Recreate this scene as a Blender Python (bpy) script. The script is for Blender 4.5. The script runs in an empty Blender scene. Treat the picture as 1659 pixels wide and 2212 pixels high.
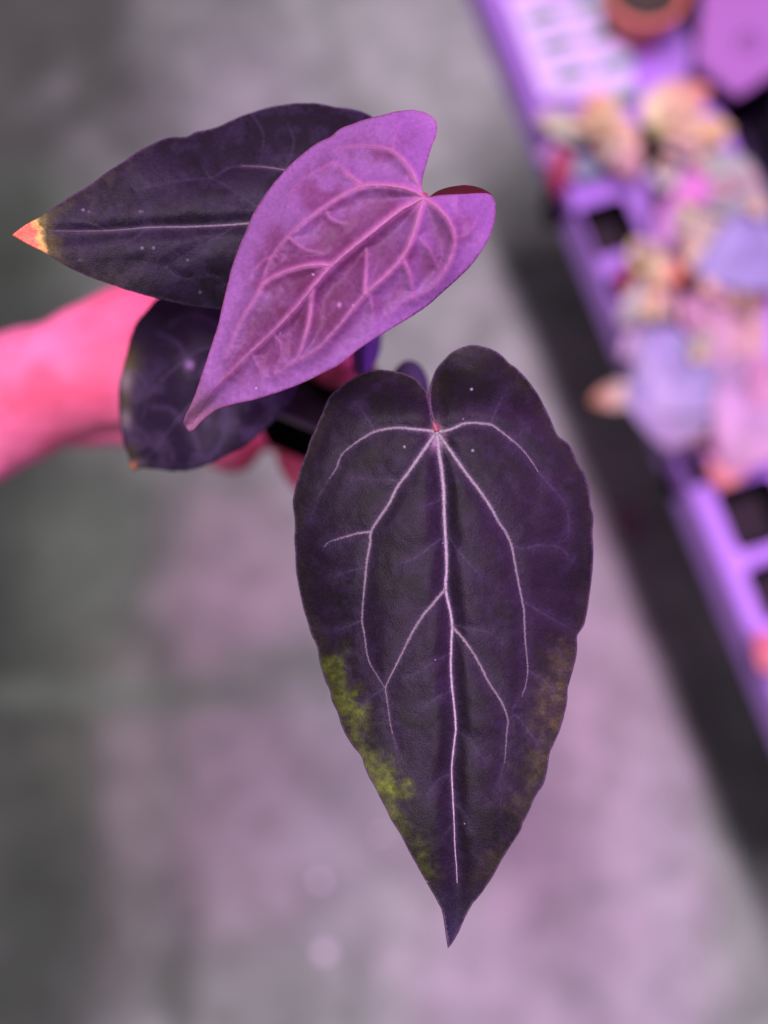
import bpy, bmesh, math, random
import numpy as np
from mathutils import Vector, Matrix
from mathutils.geometry import delaunay_2d_cdt

random.seed(7)
sc = bpy.context.scene
COL = sc.collection

# ------------------------------------------------------------------ camera
TILT = math.radians(15)
HALF = math.tan(math.radians(21))
CAM_Z = 1.5
cd = bpy.data.cameras.new('camera')
cam = bpy.data.objects.new('camera', cd); COL.objects.link(cam)
cam.location = (0, 0, CAM_Z); cam.rotation_euler = (TILT, 0, 0)
cd.sensor_fit = 'VERTICAL'; cd.sensor_height = 36
cd.lens = 18 / HALF
cd.clip_start = 0.02; cd.clip_end = 30
cd.dof.use_dof = True
cd.dof.focus_distance = 0.345
cd.dof.aperture_fstop = cd.lens / 11.0
cd.dof.aperture_blades = 0
sc.camera = cam
sc.view_settings.view_transform = 'Standard'
sc.view_settings.look = 'None'
sc.view_settings.exposure = 0.0
sc.view_settings.gamma = 1
sc.render.engine = 'CYCLES'
sc.cycles.use_denoising = True
sc.cycles.max_bounces = 6

# ------------------------------------------------------------------ light
w = bpy.data.worlds.new('World'); sc.world = w; w.use_nodes = True
bg = w.node_tree.nodes['Background']
bg.inputs[0].default_value = (0.72, 0.66, 0.80, 1)
bg.inputs[1].default_value = 0.12

def area(name, loc, target, sx, sy, power, col):
    l = bpy.data.lights.new(name, 'AREA'); l.shape = 'RECTANGLE'
    l.size = sx; l.size_y = sy; l.energy = power; l.color = col
    o = bpy.data.objects.new(name, l); COL.objects.link(o)
    o.location = loc
    d = Vector(target) - Vector(loc)
    o.rotation_euler = d.to_track_quat('-Z', 'Y').to_euler()
    return o
cl = area('ceiling_light_unseen', (-0.26, -0.18, 4.5), (-0.05, 0.1, 0), 0.12, 1.7, 215, (1.0, 0.77, 1.0))
cl.rotation_euler = (0, 0, math.radians(22.5))        # unseen light drawn out along the bench: crisp shadow side, soft shadow end
area('plant_grow_lamp', (-0.30, 0.52, 1.62), (-0.02, 0.08, 1.1), 0.35, 0.30, 1.3, (1.0, 0.40, 1.0))
area('bench_grow_lamp', (0.62, 0.15, 1.42), (0.36, 0.22, 0.62), 0.25, 1.0, 6.5, (0.74, 0.24, 1.0))

# ------------------------------------------------------------------ mapping of a sighted point to the place
RX = np.array([[1, 0, 0], [0, math.cos(TILT), -math.sin(TILT)], [0, math.sin(TILT), math.cos(TILT)]])
def place(px, py, d):
    """numpy arrays: sight position on a 1659x2212 sheet and distance -> world"""
    px = np.asarray(px, float); py = np.asarray(py, float); d = np.asarray(d, float)
    loc = np.stack([(px - 829.5) / 1106 * HALF * d, -(py - 1106) / 1106 * HALF * d, -d + 0 * px], -1)
    return loc @ RX.T + np.array([0, 0, CAM_Z])
def P(px, py, d): return Vector(place(px, py, d))
def on_z(px, py, z):
    a = place(px, py, 1.0) - np.array([0, 0, CAM_Z])
    t = (z - CAM_Z) / a[2]
    return Vector(a * t + np.array([0, 0, CAM_Z]))

def r1(pts): return [(x * .6614, 192 + y * .6614) for x, y in pts]
def r4(pts): return [(603.5 + x * .4299, 713.2 + y * .4299) for x, y in pts]
def r5(pts): return [(603.5 + x * .4299, 1261.8 + y * .4299) for x, y in pts]
def r6(pts): return [(x * .4299, 603.5 + y * .4299) for x, y in pts]
def r2(x, y): return (987.5 + x * .4048, y * .4048)
def r3(x, y): return (1152 + x * .4711, 548.6 + y * .4711)

# ------------------------------------------------------------------ noise
def _hash(ix, iy, seed):
    n = (ix * 374761393 + iy * 668265263 + seed * 1442695041) & 0xffffffff
    n = ((n ^ (n >> 13)) * 1274126177) & 0xffffffff
    return ((n ^ (n >> 16)) & 0xffff) / 65535.0
def vnoise(x, y, seed=0):
    x = np.asarray(x, float); y = np.asarray(y, float)
    ix = np.floor(x).astype(np.int64); iy = np.floor(y).astype(np.int64)
    fx = x - ix; fy = y - iy
    fx = fx * fx * (3 - 2 * fx); fy = fy * fy * (3 - 2 * fy)
    a = _hash(ix, iy, seed); b = _hash(ix + 1, iy, seed)
    c = _hash(ix, iy + 1, seed); d = _hash(ix + 1, iy + 1, seed)
    return (a * (1 - fx) + b * fx) * (1 - fy) + (c * (1 - fx) + d * fx) * fy
def fbm(x, y, seed=0, o=4):
    s = 0; a = .5; f = 1; t = 0
    for k in range(o):
        s = s + a * vnoise(x * f, y * f, seed + k); t += a; a *= .5; f *= 2.03
    return s / t

# ------------------------------------------------------------------ materials
def mat(name):
    m = bpy.data.materials.new(name); m.use_nodes = True
    nt = m.node_tree
    return m, nt, nt.nodes['Principled BSDF']
def simple(name, col, rough=.6, bump=0, scale=200, var=.0, spec=.5):
    m, nt, b = mat(name)
    b.inputs['Base Color'].default_value = (*col, 1)
    b.inputs['Roughness'].default_value = rough
    b.inputs['Specular IOR Level'].default_value = spec
    tc = nt.nodes.new('ShaderNodeTexCoord')
    n = nt.nodes.new('ShaderNodeTexNoise'); n.inputs['Scale'].default_value = scale; n.inputs['Detail'].default_value = 4
    nt.links.new(tc.outputs['Object'], n.inputs['Vector'])
    if var:
        mr = nt.nodes.new('ShaderNodeMapRange'); mr.inputs['To Min'].default_value = 1 - var; mr.inputs['To Max'].default_value = 1 + var
        nt.links.new(n.outputs['Fac'], mr.inputs['Value'])
        vm = nt.nodes.new('ShaderNodeVectorMath'); vm.operation = 'SCALE'; vm.inputs[0].default_value = col
        nt.links.new(mr.outputs[0], vm.inputs['Scale']); nt.links.new(vm.outputs[0], b.inputs['Base Color'])
    if bump:
        bp = nt.nodes.new('ShaderNodeBump'); bp.inputs['Strength'].default_value = bump; bp.inputs['Distance'].default_value = .001
        nt.links.new(n.outputs['Fac'], bp.inputs['Height']); nt.links.new(bp.outputs[0], b.inputs['Normal'])
    return m
def leafmat(name, rough=.5, sheen=.3, tint=(1, .8, 1), spec=.35, fine=900, bump=.25, trans=0.0, var=.25, bscale=None):
    """pigment from the 'pigment' attribute, velvet grain over it"""
    m, nt, b = mat(name)
    at = nt.nodes.new('ShaderNodeAttribute'); at.attribute_name = 'pigment'
    tc = nt.nodes.new('ShaderNodeTexCoord')
    n = nt.nodes.new('ShaderNodeTexNoise'); n.inputs['Scale'].default_value = fine; n.inputs['Detail'].default_value = 5; n.inputs['Roughness'].default_value = .65
    nt.links.new(tc.outputs['Object'], n.inputs['Vector'])
    mr = nt.nodes.new('ShaderNodeMapRange'); mr.inputs['From Min'].default_value = .3; mr.inputs['From Max'].default_value = .7
    mr.inputs['To Min'].default_value = 1 - var; mr.inputs['To Max'].default_value = 1 + var
    nt.links.new(n.outputs['Fac'], mr.inputs['Value'])
    vm = nt.nodes.new('ShaderNodeVectorMath'); vm.operation = 'SCALE'
    nt.links.new(at.outputs['Color'], vm.inputs[0]); nt.links.new(mr.outputs[0], vm.inputs['Scale'])
    nt.links.new(vm.outputs[0], b.inputs['Base Color'])
    b.inputs['Roughness'].default_value = rough
    b.inputs['Specular IOR Level'].default_value = spec
    b.inputs['Sheen Weight'].default_value = sheen
    b.inputs['Sheen Roughness'].default_value = .45
    b.inputs['Sheen Tint'].default_value = (*tint, 1)
    n2 = nt.nodes.new('ShaderNodeTexNoise'); n2.inputs['Scale'].default_value = bscale or fine * .8; n2.inputs['Detail'].default_value = 6
    nt.links.new(tc.outputs['Object'], n2.inputs['Vector'])
    bp = nt.nodes.new('ShaderNodeBump'); bp.inputs['Strength'].default_value = bump; bp.inputs['Distance'].default_value = .0006
    nt.links.new(n2.outputs['Fac'], bp.inputs['Height']); nt.links.new(bp.outputs[0], b.inputs['Normal'])
    if trans:
        out = nt.nodes['Material Output']
        tr = nt.nodes.new('ShaderNodeBsdfTranslucent'); nt.links.new(vm.outputs[0], tr.inputs['Color'])
        mx = nt.nodes.new('ShaderNodeMixShader'); mx.inputs[0].default_value = trans
        nt.links.new(b.outputs[0], mx.inputs[1]); nt.links.new(tr.outputs[0], mx.inputs[2])
        nt.links.new(mx.outputs[0], out.inputs['Surface'])
    return m
M_DARK = leafmat('velvet_dark_leaf', rough=.46, sheen=.02, tint=(.62, .40, 1), spec=.11, fine=1500, bump=.30, var=.42, bscale=2600)
M_PINK = leafmat('young_pink_leaf', rough=.50, sheen=.04, tint=(1, .6, 1), spec=.16, fine=900, bump=.22, trans=.10, var=.14)
M_VEIN = leafmat('pale_fuzzy_vein', rough=.7, sheen=.3, tint=(1, .85, 1), spec=.15, fine=1500, bump=.8, var=.22)
M_PVEIN = leafmat('pink_vein', rough=.5, sheen=.2, tint=(1, .8, 1), spec=.35, fine=1200, bump=.3, var=.12)
M_BENCHLEAF = leafmat('bench_leaf', rough=.5, sheen=.1, spec=.35, fine=120, bump=.2, trans=.15, var=.12)
M_FOLD = leafmat('wine_red_underside', rough=.6, sheen=0, spec=.1, fine=700, bump=.2, var=.2)
M_STALK = simple('red_leaf_stalk', (.20, .03, .035), .45, .2, 300, .2)

# ------------------------------------------------------------------ object helpers
def link(name, me, parent=None, m=None, smooth=True):
    o = bpy.data.objects.new(name, me); COL.objects.link(o)
    if m: me.materials.append(m)
    if smooth: me.polygons.foreach_set('use_smooth', [True] * len(me.polygons))
    if parent is not None:
        o.parent = parent
        o.matrix_parent_inverse = parent.matrix_basis.inverted()
    return o
def empty(name, loc, label, cat, group=None):
    o = bpy.data.objects.new(name, None); COL.objects.link(o); o.location = loc
    o['label'] = label; o['category'] = cat
    if group: o['group'] = group
    return o
def tag(o, label, cat, group=None):
    o['label'] = label; o['category'] = cat
    if group: o['group'] = group
    return o
def mesh(name, verts, faces):
    me = bpy.data.meshes.new(name); me.from_pydata([tuple(v) for v in verts], [], faces); me.update()
    return me
def pigment(me, cols):
    a = me.color_attributes.new('pigment', 'FLOAT_COLOR', 'POINT')
    c = np.ones((len(me.vertices), 4), np.float32); c[:, :3] = np.clip(cols, 0, 1)
    a.data.foreach_set('color', c.ravel())
def solidify(o, t, off=-1):
    s = o.modifiers.new('thickness', 'SOLIDIFY'); s.thickness = t; s.offset = off
    return s

def catmull(pts, step, closed=False, corners=()):
    pts = [np.array(p, float) for p in pts]; n = len(pts); out = []
    rng = range(n if closed else n - 1)
    for i in rng:
        p1 = pts[i]; p2 = pts[(i + 1) % n]
        p0 = pts[(i - 1) % n] if closed or i > 0 else 2 * p1 - p2
        p3 = pts[(i + 2) % n] if closed or i + 2 < n else 2 * p2 - p1
        if i in corners: p0 = 2 * p1 - p2
        if (i + 1) % n in corners: p3 = 2 * p2 - p1
        k = max(1, int(np.linalg.norm((p2 - p1)[:2]) / step))
        for j in range(k):
            t = j / k
            out.append(.5 * ((2 * p1) + (-p0 + p2) * t + (2 * p0 - 5 * p1 + 4 * p2 - p3) * t * t + (-p0 + 3 * p1 - 3 * p2 + p3) * t ** 3))
    if not closed: out.append(pts[-1])
    return np.array(out)

def inside(x, y, poly):
    r = np.zeros(len(x), bool); n = len(poly); j = n - 1
    for i in range(n):
        xi, yi = poly[i]; xj, yj = poly[j]
        if yi != yj:
            c = ((yi > y) != (yj > y)) & (x < (xj - xi) * (y - yi) / (yj - yi) + xi)
            r ^= c
        j = i
    return r
def seg_dist(x, y, line, vals=None):
    """distance to a polyline; also interpolated value at the nearest point"""
    best = np.full(x.shape, 1e9); val = np.zeros(x.shape)
    L = np.asarray(line, float)
    for i in range(len(L) - 1):
        ax, ay = L[i][:2]; dx, dy = L[i + 1][:2] - L[i][:2]
        l2 = dx * dx + dy * dy
        if l2 < 1e-9: continue
        t = np.clip(((x - ax) * dx + (y - ay) * dy) / l2, 0, 1)
        d = np.hypot(x - ax - t * dx, y - ay - t * dy)
        m = d < best; best[m] = d[m]
        if vals is not None: val[m] = (vals[i] + (vals[i + 1] - vals[i]) * t)[m]
    return best, val
def sstep(a, b, x):
    t = np.clip((x - a) / (b - a), 0, 1); return t * t * (3 - 2 * t)

class Leaf:
    """a leaf: outline and veins sighted on the sheet, surface(px,py) gives its distance"""
    def __init__(s, outline, veins, base, relief=.0004, width=16, corners=(), ragged=1.2, step=3.0, seed=1):
        s.veins = [(catmull(v[0], 5), v[1], v[2], v[3]) for v in veins]     # line, w0, w1, kind
        s.base = base; s.relief = relief; s.width = width; s.seed = seed
        o = catmull(outline, step, True, corners)
        c = o.mean(0); d = o - c; n = d / np.linalg.norm(d, axis=1)[:, None]
        arc = np.arange(len(o))
        wob = (fbm(arc * step / 22, arc * 0 + 3.3, seed) - .5) * 2 * ragged + (fbm(arc * step / 5, arc * 0 + 9.3, seed + 5) - .5) * ragged * .7
        s.outline = o + n * wob[:, None]
    def vein_field(s, x, y):
        h = np.zeros(x.shape); near = np.full(x.shape, 1e9)
        for line, w0, w1, kind in s.veins:
            lo = line.min(0) - 70; hi = line.max(0) + 70
            m = (x > lo[0]) & (x < hi[0]) & (y > lo[1]) & (y < hi[1])
            if not m.any(): continue
            d, v = seg_dist(x[m], y[m], line[::2] if len(line) > 8 else line, np.linspace(1, 0, len(line[::2] if len(line) > 8 else line)))
            amp = (.35 + .65 * v) * (1 if kind == 'main' else .45 if kind == 'fine' else .7)
            h[m] = np.maximum(h[m], amp * np.exp(-(d / s.width) ** 2)); near[m] = np.minimum(near[m], d)
        return h, near
    def depth(s, x, y):
        x = np.atleast_1d(np.asarray(x, float)); y = np.atleast_1d(np.asarray(y, float))
        h, _ = s.vein_field(x, y)
        return s.base(x, y) + h * s.relief + (fbm(x / 60, y / 60, s.seed + 20) - .5) * min(abs(s.relief), .0009) * 1.0 + (fbm(x / 14, y / 14, s.seed + 30, 3) - .5) * abs(s.relief) * .07
    def build(s, name, parent, m, colour, spacing=5.0, fine=2.6, thick=.0004):
        o = s.outline; lo = o.min(0); hi = o.max(0)
        def lattice(sp):
            gx, gy = np.meshgrid(np.arange(lo[0], hi[0], sp), np.arange(lo[1], hi[1], sp * .87))
            gx = gx + (np.arange(gx.shape[0])[:, None] % 2) * sp * .5
            gx = gx.ravel(); gy = gy.ravel()
            rs = np.random.RandomState(3)
            gx = gx + rs.uniform(-.12, .12, gx.shape) * sp; gy = gy + rs.uniform(-.12, .12, gy.shape) * sp
            k = inside(gx, gy, o); gx = gx[k]; gy = gy[k]
            d, _ = seg_dist(gx, gy, np.vstack([o, o[:1]])[::2])
            k = d > sp * .55
            return gx[k], gy[k]
        gx, gy = lattice(spacing)
        if fine:
            _, near = s.vein_field(gx, gy); k = near > 15
            gx, gy = gx[k], gy[k]
            fx, fy = lattice(fine); _, near = s.vein_field(fx, fy); k = near <= 15
            gx = np.concatenate([gx, fx[k]]); gy = np.concatenate([gy, fy[k]])
        pts = [Vector(p) for p in o] + [Vector((a, b)) for a, b in zip(gx, gy)]
        n = len(o)
        res = delaunay_2d_cdt(pts, [], [list(range(n))], 1, 1e-4)
        v2 = np.array([tuple(v) for v in res[0]]); faces = res[2]
        x, y = v2[:, 0], v2[:, 1]
        d = s.depth(x, y)
        W = place(x, y, d)
        # faces should look at the camera (up)
        f0 = faces[len(faces) // 2]
        a, b, c = (W[i] for i in f0[:3])
        if np.dot(np.cross(b - a, c - a), place(x[f0[0]], y[f0[0]], 0) * 0 + np.array([0, 0, CAM_Z]) - a) < 0:
            faces = [tuple(reversed(f)) for f in faces]
        me = mesh(name, W, faces)
        ed, _ = seg_dist(x, y, np.vstack([o, o[:1]]))
        h, near = s.vein_field(x, y)
        pigment(me, colour(x, y, ed, h, near))
        ob = link(name, me, parent, m)
        solidify(ob, thick)
        s.ob = ob
        for line, w0, w1, kind in s.veins:
            if kind in ('main', 'side'):
                s.rib(line, w0, w1, kind)
        return ob
    def rib(s, line, w0, w1, kind):
        pass

def ribbon_tube(name, parent, m, leaf, line, w0, w1, c0, c1, sides=7, flat=.55, rough=.12, seed=0, fade=.25):
    """raised rib lying on a leaf; w in sheet units"""
    L = catmull(line, 2.2)
    n = len(L); t = np.linspace(0, 1, n)
    T = np.gradient(L, axis=0); T /= np.linalg.norm(T, axis=1)[:, None] + 1e-9
    N = np.stack([-T[:, 1], T[:, 0]], 1)
    wd = (w0 + (w1 - w0) * t) * .44 * (1 + rough * (fbm(t * n / 2.5, t * 0, seed, 2) - .5) * 2)
    L = L + N * ((fbm(t * n / 5, t * 0 + 5, seed + 3) - .5) * 1.3)[:, None]
    verts = []; cols = []
    d0 = leaf.depth(L[:, 0], L[:, 1])
    sink = wd * 1.2e-4
    for i in range(n):
        for k in range(sides):
            a = 2 * math.pi * k / sides
            off = math.cos(a) * wd[i]; up = math.sin(a) * wd[i] * flat * 1.2e-4
            q = L[i] + N[i] * off
            jit = 1 + rough * .6 * (random.random() - .5)
            verts.append((q[0], q[1], d0[i] - up * jit + sink[i] * .12))
    V = np.array(verts); W = place(V[:, 0], V[:, 1], V[:, 2])
    faces = []
    for i in range(n - 1):
        for k in range(sides):
            a = i * sides + k; b = i * sides + (k + 1) % sides
            faces.append((a, a + sides, b + sides, b))
    faces.append(tuple(range(sides))); faces.append(tuple(reversed(range((n - 1) * sides, n * sides))))
    me = mesh(name, W, faces)
    tt = np.repeat(t, sides)[:, None]
    pigment(me, np.array(c0) * (1 - tt) + np.array(c1) * tt)
    bm = bmesh.new(); bm.from_mesh(me); bmesh.ops.recalc_face_normals(bm, faces=bm.faces); bm.to_mesh(me); bm.free()
    return link(name, me, parent, m)

def tube(name, pts, radii, parent, m, sides=14, col=None):
    """round tapered tube through world points"""
    K = catmull([(*p, r) for p, r in zip(pts, radii)], .004) if False else None
    pts = [np.array([*p, r]) for p, r in zip(pts, radii)]
    dense = []
    n = len(pts)
    for i in range(n - 1):
        p1, p2 = pts[i], pts[i + 1]; p0 = pts[i - 1] if i else 2 * p1 - p2; p3 = pts[i + 2] if i + 2 < n else 2 * p2 - p1
        for j in range(8):
            t = j / 8
            dense.append(.5 * ((2 * p1) + (-p0 + p2) * t + (2 * p0 - 5 * p1 + 4 * p2 - p3) * t * t + (-p0 + 3 * p1 - 3 * p2 + p3) * t ** 3))
    dense.append(pts[-1]); D = np.array(dense)
    verts = []; prev = None
    for i in range(len(D)):
        a = Vector(D[max(0, i - 1)][:3]); b = Vector(D[min(len(D) - 1, i + 1)][:3]); t = (b - a).normalized()
        u = (prev - t * prev.dot(t)).normalized() if prev else t.orthogonal().normalized()
        prev = u; v = t.cross(u)
        for k in range(sides):
            an = 2 * math.pi * k / sides
            verts.append(Vector(D[i][:3]) + (u * math.cos(an) + v * math.sin(an)) * D[i][3])
    faces = [(i * sides + k, i * sides + (k + 1) % sides, (i + 1) * sides + (k + 1) % sides, (i + 1) * sides + k) for i in range(len(D) - 1) for k in range(sides)]
    faces += [tuple(reversed(range(sides))), tuple(range((len(D) - 1) * sides, len(D) * sides))]
    me = mesh(name, verts, faces)
    if col is not None: pigment(me, np.tile(np.array(col), (len(me.vertices), 1)))
    return link(name, me, parent, m)

def loft(name, rings, parent, m, cap0=True, cap1=True, smooth=True):
    n = len(rings[0]); verts = [v for r in rings for v in r]; faces = []
    for i in range(len(rings) - 1):
        for k in range(n):
            faces.append((i * n + k, i * n + (k + 1) % n, (i + 1) * n + (k + 1) % n, (i + 1) * n + k))
    if cap0: faces.append(tuple(reversed(range(n))))
    if cap1: faces.append(tuple(range((len(rings) - 1) * n, len(rings) * n)))
    me = mesh(name, verts, faces)
    bm = bmesh.new(); bm.from_mesh(me); bmesh.ops.recalc_face_normals(bm, faces=bm.faces); bm.to_mesh(me); bm.free()
    o = link(name, me, parent, m, smooth)
    return o
def rrect(hx, hy, r, seg=5):
    out = []
    for cx, cy, a0 in ((hx - r, hy - r, 0), (-hx + r, hy - r, 90), (-hx + r, -hy + r, 180), (hx - r, -hy + r, 270)):
        for k in range(seg + 1):
            a = math.radians(a0 + 90 * k / seg); out.append((cx + r * math.cos(a), cy + r * math.sin(a)))
    return out
def box(name, hx, hy, z0, z1, parent, m, bevel=.002, frame=None, cx=0, cy=0):
    F = frame or (lambda x, y, z: Vector((x, y, z)))
    R = []
    b = bevel
    for (ins, z) in ((b, z0), (0, z0 + b), (0, z1 - b), (b, z1)):
        R.append([F(cx + x, cy + y, z) for x, y in rrect(hx - ins, hy - ins, max(b, .0005), 2)])
    return loft(name, R, parent, m, smooth=False)

# ================================================================== FLOOR
SPILL_PINK = (.43, .325, .405); STAIN_SHADE = (.020, .038, .018); MID = (.095, .145, .09); PALE = (.43, .46, .43); DULL = (.27, .25, .27)
# slab stains, with left-side shade and pink lamp spill painted among them: x, y, size, size, colour, strength, softness
FLOOR_BLOTS = [
 (1180, 1500, 420, 1100, SPILL_PINK, .95, .9), (640, 1750, 330, 420, DULL, .8, .9), (560, 1350, 260, 160, DULL, .6, .9),
 (960, 180, 300, 420, PALE, .8, .9), (1150, 900, 120, 500, PALE, .5, .9), (560, 260, 320, 340, (.36, .345, .37), .6, .9),
 (250, 1500, 480, 900, (.08, .105, .065), .97, .9), (90, 520, 260, 260, MID, .8, .9), (0, 620, 200, 420, STAIN_SHADE, .8, .9), (20, 1250, 210, 600, STAIN_SHADE, 1.0, .9), (230, 1180, 260, 330, MID, .75, .9),
 (270, 1750, 90, 480, (.24, .235, .21), .7, .9), (80, 2020, 270, 480, STAIN_SHADE, .9, .9), (400, 1960, 60, 420, STAIN_SHADE, .75, .9), (520, 1250, 230, 330, (.36, .29, .31), .7, .9), (500, 1700, 200, 500, (.34, .28, .31), .5, .9), (300, 1500, 460, 55, MID, .75, .8), (600, 1430, 200, 60, MID, .6, .8),  # the wide, thin MID blots paint in a faint diagonal shadow line
 (560, 2150, 300, 160, MID, .5, .9), (1400, 1950, 180, 420, (.52, .45, .54), .5, .9), (1150, 2150, 300, 200, (.38, .34, .38), .6, .9)]
def concrete():
    m, nt, b = mat('worn_concrete')
    tc = nt.nodes.new('ShaderNodeTexCoord')
    def noise(scale, det, rough=.6, vec=None, dist=0):
        n = nt.nodes.new('ShaderNodeTexNoise'); n.inputs['Scale'].default_value = scale; n.inputs['Detail'].default_value = det
        n.inputs['Roughness'].default_value = rough; n.inputs['Distortion'].default_value = dist
        nt.links.new(vec or tc.outputs['Object'], n.inputs['Vector']); return n
    def ramp(fac, stops):
        r = nt.nodes.new('ShaderNodeValToRGB'); e = r.color_ramp.elements
        while len(e) < len(stops): e.new(.5)
        for el, (p, c) in zip(e, stops): el.position = p; el.color = (*c, 1)
        nt.links.new(fac, r.inputs[0]); return r
    def mix(a, bb, fac, mode='MIX'):
        x = nt.nodes.new('ShaderNodeMix'); x.data_type = 'RGBA'; x.blend_type = mode
        if hasattr(fac, 'default_value') or hasattr(fac, 'links'): nt.links.new(fac, x.inputs['Factor'])
        else: x.inputs['Factor'].default_value = fac
        nt.links.new(a, x.inputs['A']); nt.links.new(bb, x.inputs['B']); return x.outputs['Result']
    n1 = noise(2.6, 5, .55, dist=.4)
    r1_ = ramp(n1.outputs['Fac'], [(.30, (.20, .25, .20)), (.50, (.33, .38, .335)), (.70, (.45, .47, .45))])
    n2 = noise(9, 6, .65, dist=.8)
    r2_ = ramp(n2.outputs['Fac'], [(.36, (.62, .64, .61)), (.6, (1.08, 1.06, 1.06))])
    c = mix(r1_.outputs[0], r2_.outputs[0], .8, 'MULTIPLY')
    n6 = noise(21, 4, .6, dist=.5)
    r6_ = ramp(n6.outputs['Fac'], [(.40, (.66, .69, .65)), (.60, (1.16, 1.14, 1.15))])
    # left-side shade painted in: floor darkens towards the left, broken up by noise
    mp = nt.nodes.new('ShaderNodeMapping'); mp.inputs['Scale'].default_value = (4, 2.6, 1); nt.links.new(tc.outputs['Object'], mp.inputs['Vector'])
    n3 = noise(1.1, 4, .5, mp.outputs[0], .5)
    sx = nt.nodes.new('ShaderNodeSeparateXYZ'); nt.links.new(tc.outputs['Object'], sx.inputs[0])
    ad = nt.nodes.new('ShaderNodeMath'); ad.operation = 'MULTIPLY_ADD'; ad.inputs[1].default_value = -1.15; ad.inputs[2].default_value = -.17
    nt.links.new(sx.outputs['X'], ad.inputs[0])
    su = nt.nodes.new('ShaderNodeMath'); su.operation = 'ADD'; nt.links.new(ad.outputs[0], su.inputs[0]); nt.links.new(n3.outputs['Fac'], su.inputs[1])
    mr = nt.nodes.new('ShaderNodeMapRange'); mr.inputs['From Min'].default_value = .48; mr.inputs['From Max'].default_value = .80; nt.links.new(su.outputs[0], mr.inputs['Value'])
    left_shade = nt.nodes.new('ShaderNodeRGB'); left_shade.outputs[0].default_value = (.075, .09, .07, 1)
    c = mix(c, left_shade.outputs[0], mr.outputs[0])
    n5 = noise(14, 4, .6)
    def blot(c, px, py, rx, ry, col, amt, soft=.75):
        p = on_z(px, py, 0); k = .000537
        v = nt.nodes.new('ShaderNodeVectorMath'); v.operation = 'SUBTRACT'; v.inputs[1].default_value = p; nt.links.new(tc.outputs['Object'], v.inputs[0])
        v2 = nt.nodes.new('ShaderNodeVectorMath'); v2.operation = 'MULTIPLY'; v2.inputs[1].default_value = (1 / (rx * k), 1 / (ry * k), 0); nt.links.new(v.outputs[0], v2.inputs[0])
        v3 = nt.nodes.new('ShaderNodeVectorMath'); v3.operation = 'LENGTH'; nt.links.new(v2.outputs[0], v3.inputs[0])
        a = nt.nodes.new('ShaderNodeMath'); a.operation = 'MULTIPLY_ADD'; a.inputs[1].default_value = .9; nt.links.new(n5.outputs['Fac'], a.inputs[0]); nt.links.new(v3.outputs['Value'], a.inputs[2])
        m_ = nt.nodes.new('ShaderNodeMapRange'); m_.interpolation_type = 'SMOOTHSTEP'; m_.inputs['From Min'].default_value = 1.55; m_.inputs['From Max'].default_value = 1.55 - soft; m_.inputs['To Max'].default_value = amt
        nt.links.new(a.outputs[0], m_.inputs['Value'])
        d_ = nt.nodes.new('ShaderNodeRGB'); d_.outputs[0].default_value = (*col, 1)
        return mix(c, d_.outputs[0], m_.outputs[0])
    rosy = (.50, .40, .49); shade_tone = (.07, .085, .065); mid_ = (.16, .19, .155); light = (.44, .47, .44)
    for st_ in FLOOR_BLOTS: c = blot(c, *st_)
    c = mix(c, r6_.outputs[0], .6, 'MULTIPLY')
    nt.links.new(c, b.inputs['Base Color'])
    b.inputs['Roughness'].default_value = .75
    n4 = noise(90, 6, .6)
    bp = nt.nodes.new('ShaderNodeBump'); bp.inputs['Strength'].default_value = .3; bp.inputs['Distance'].default_value = .002
    nt.links.new(n4.outputs['Fac'], bp.inputs['Height']); nt.links.new(bp.outputs[0], b.inputs['Normal'])
    return m
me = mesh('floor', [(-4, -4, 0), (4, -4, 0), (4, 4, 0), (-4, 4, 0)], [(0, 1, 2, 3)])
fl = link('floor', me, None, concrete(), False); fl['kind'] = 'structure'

# crumbs lying on the floor
M_CRUMB = simple('white_perlite', (.95, .85, .95), .6, .5, 300, .1)
M_PETAL = simple('fallen_pink_leaf', (.62, .20, .42), .5, .2, 100, .2)
def lump(name, c, r, m, sq=(1, 1, .8), sub=2):
    bm = bmesh.new(); bmesh.ops.create_icosphere(bm, subdivisions=sub, radius=r)
    for v in bm.verts:
        k = 1 + .25 * (random.random() - .5); v.co = Vector((v.co.x * sq[0] * k, v.co.y * sq[1] * k, v.co.z * sq[2] * k))
    me = bpy.data.meshes.new(name); bm.to_mesh(me); bm.free()
    o = link(name, me, None, m); o.location = c; return o
for (px, py, r, lab) in ((702, 2057, .0075, 'brightest pale crumb of perlite on the floor, below the leaf tip'),
                         (691, 1902, .0055, 'faint pale crumb on the floor just above the brighter one'),
                         (825, 1800, .0035, 'tiny faint crumb on the floor near the big leaf tip')):
    o = lump('perlite_crumb', on_z(px, py, r * .7), r, M_CRUMB)
    tag(o, lab, 'crumb', 'perlite crumbs on the floor')

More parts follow.
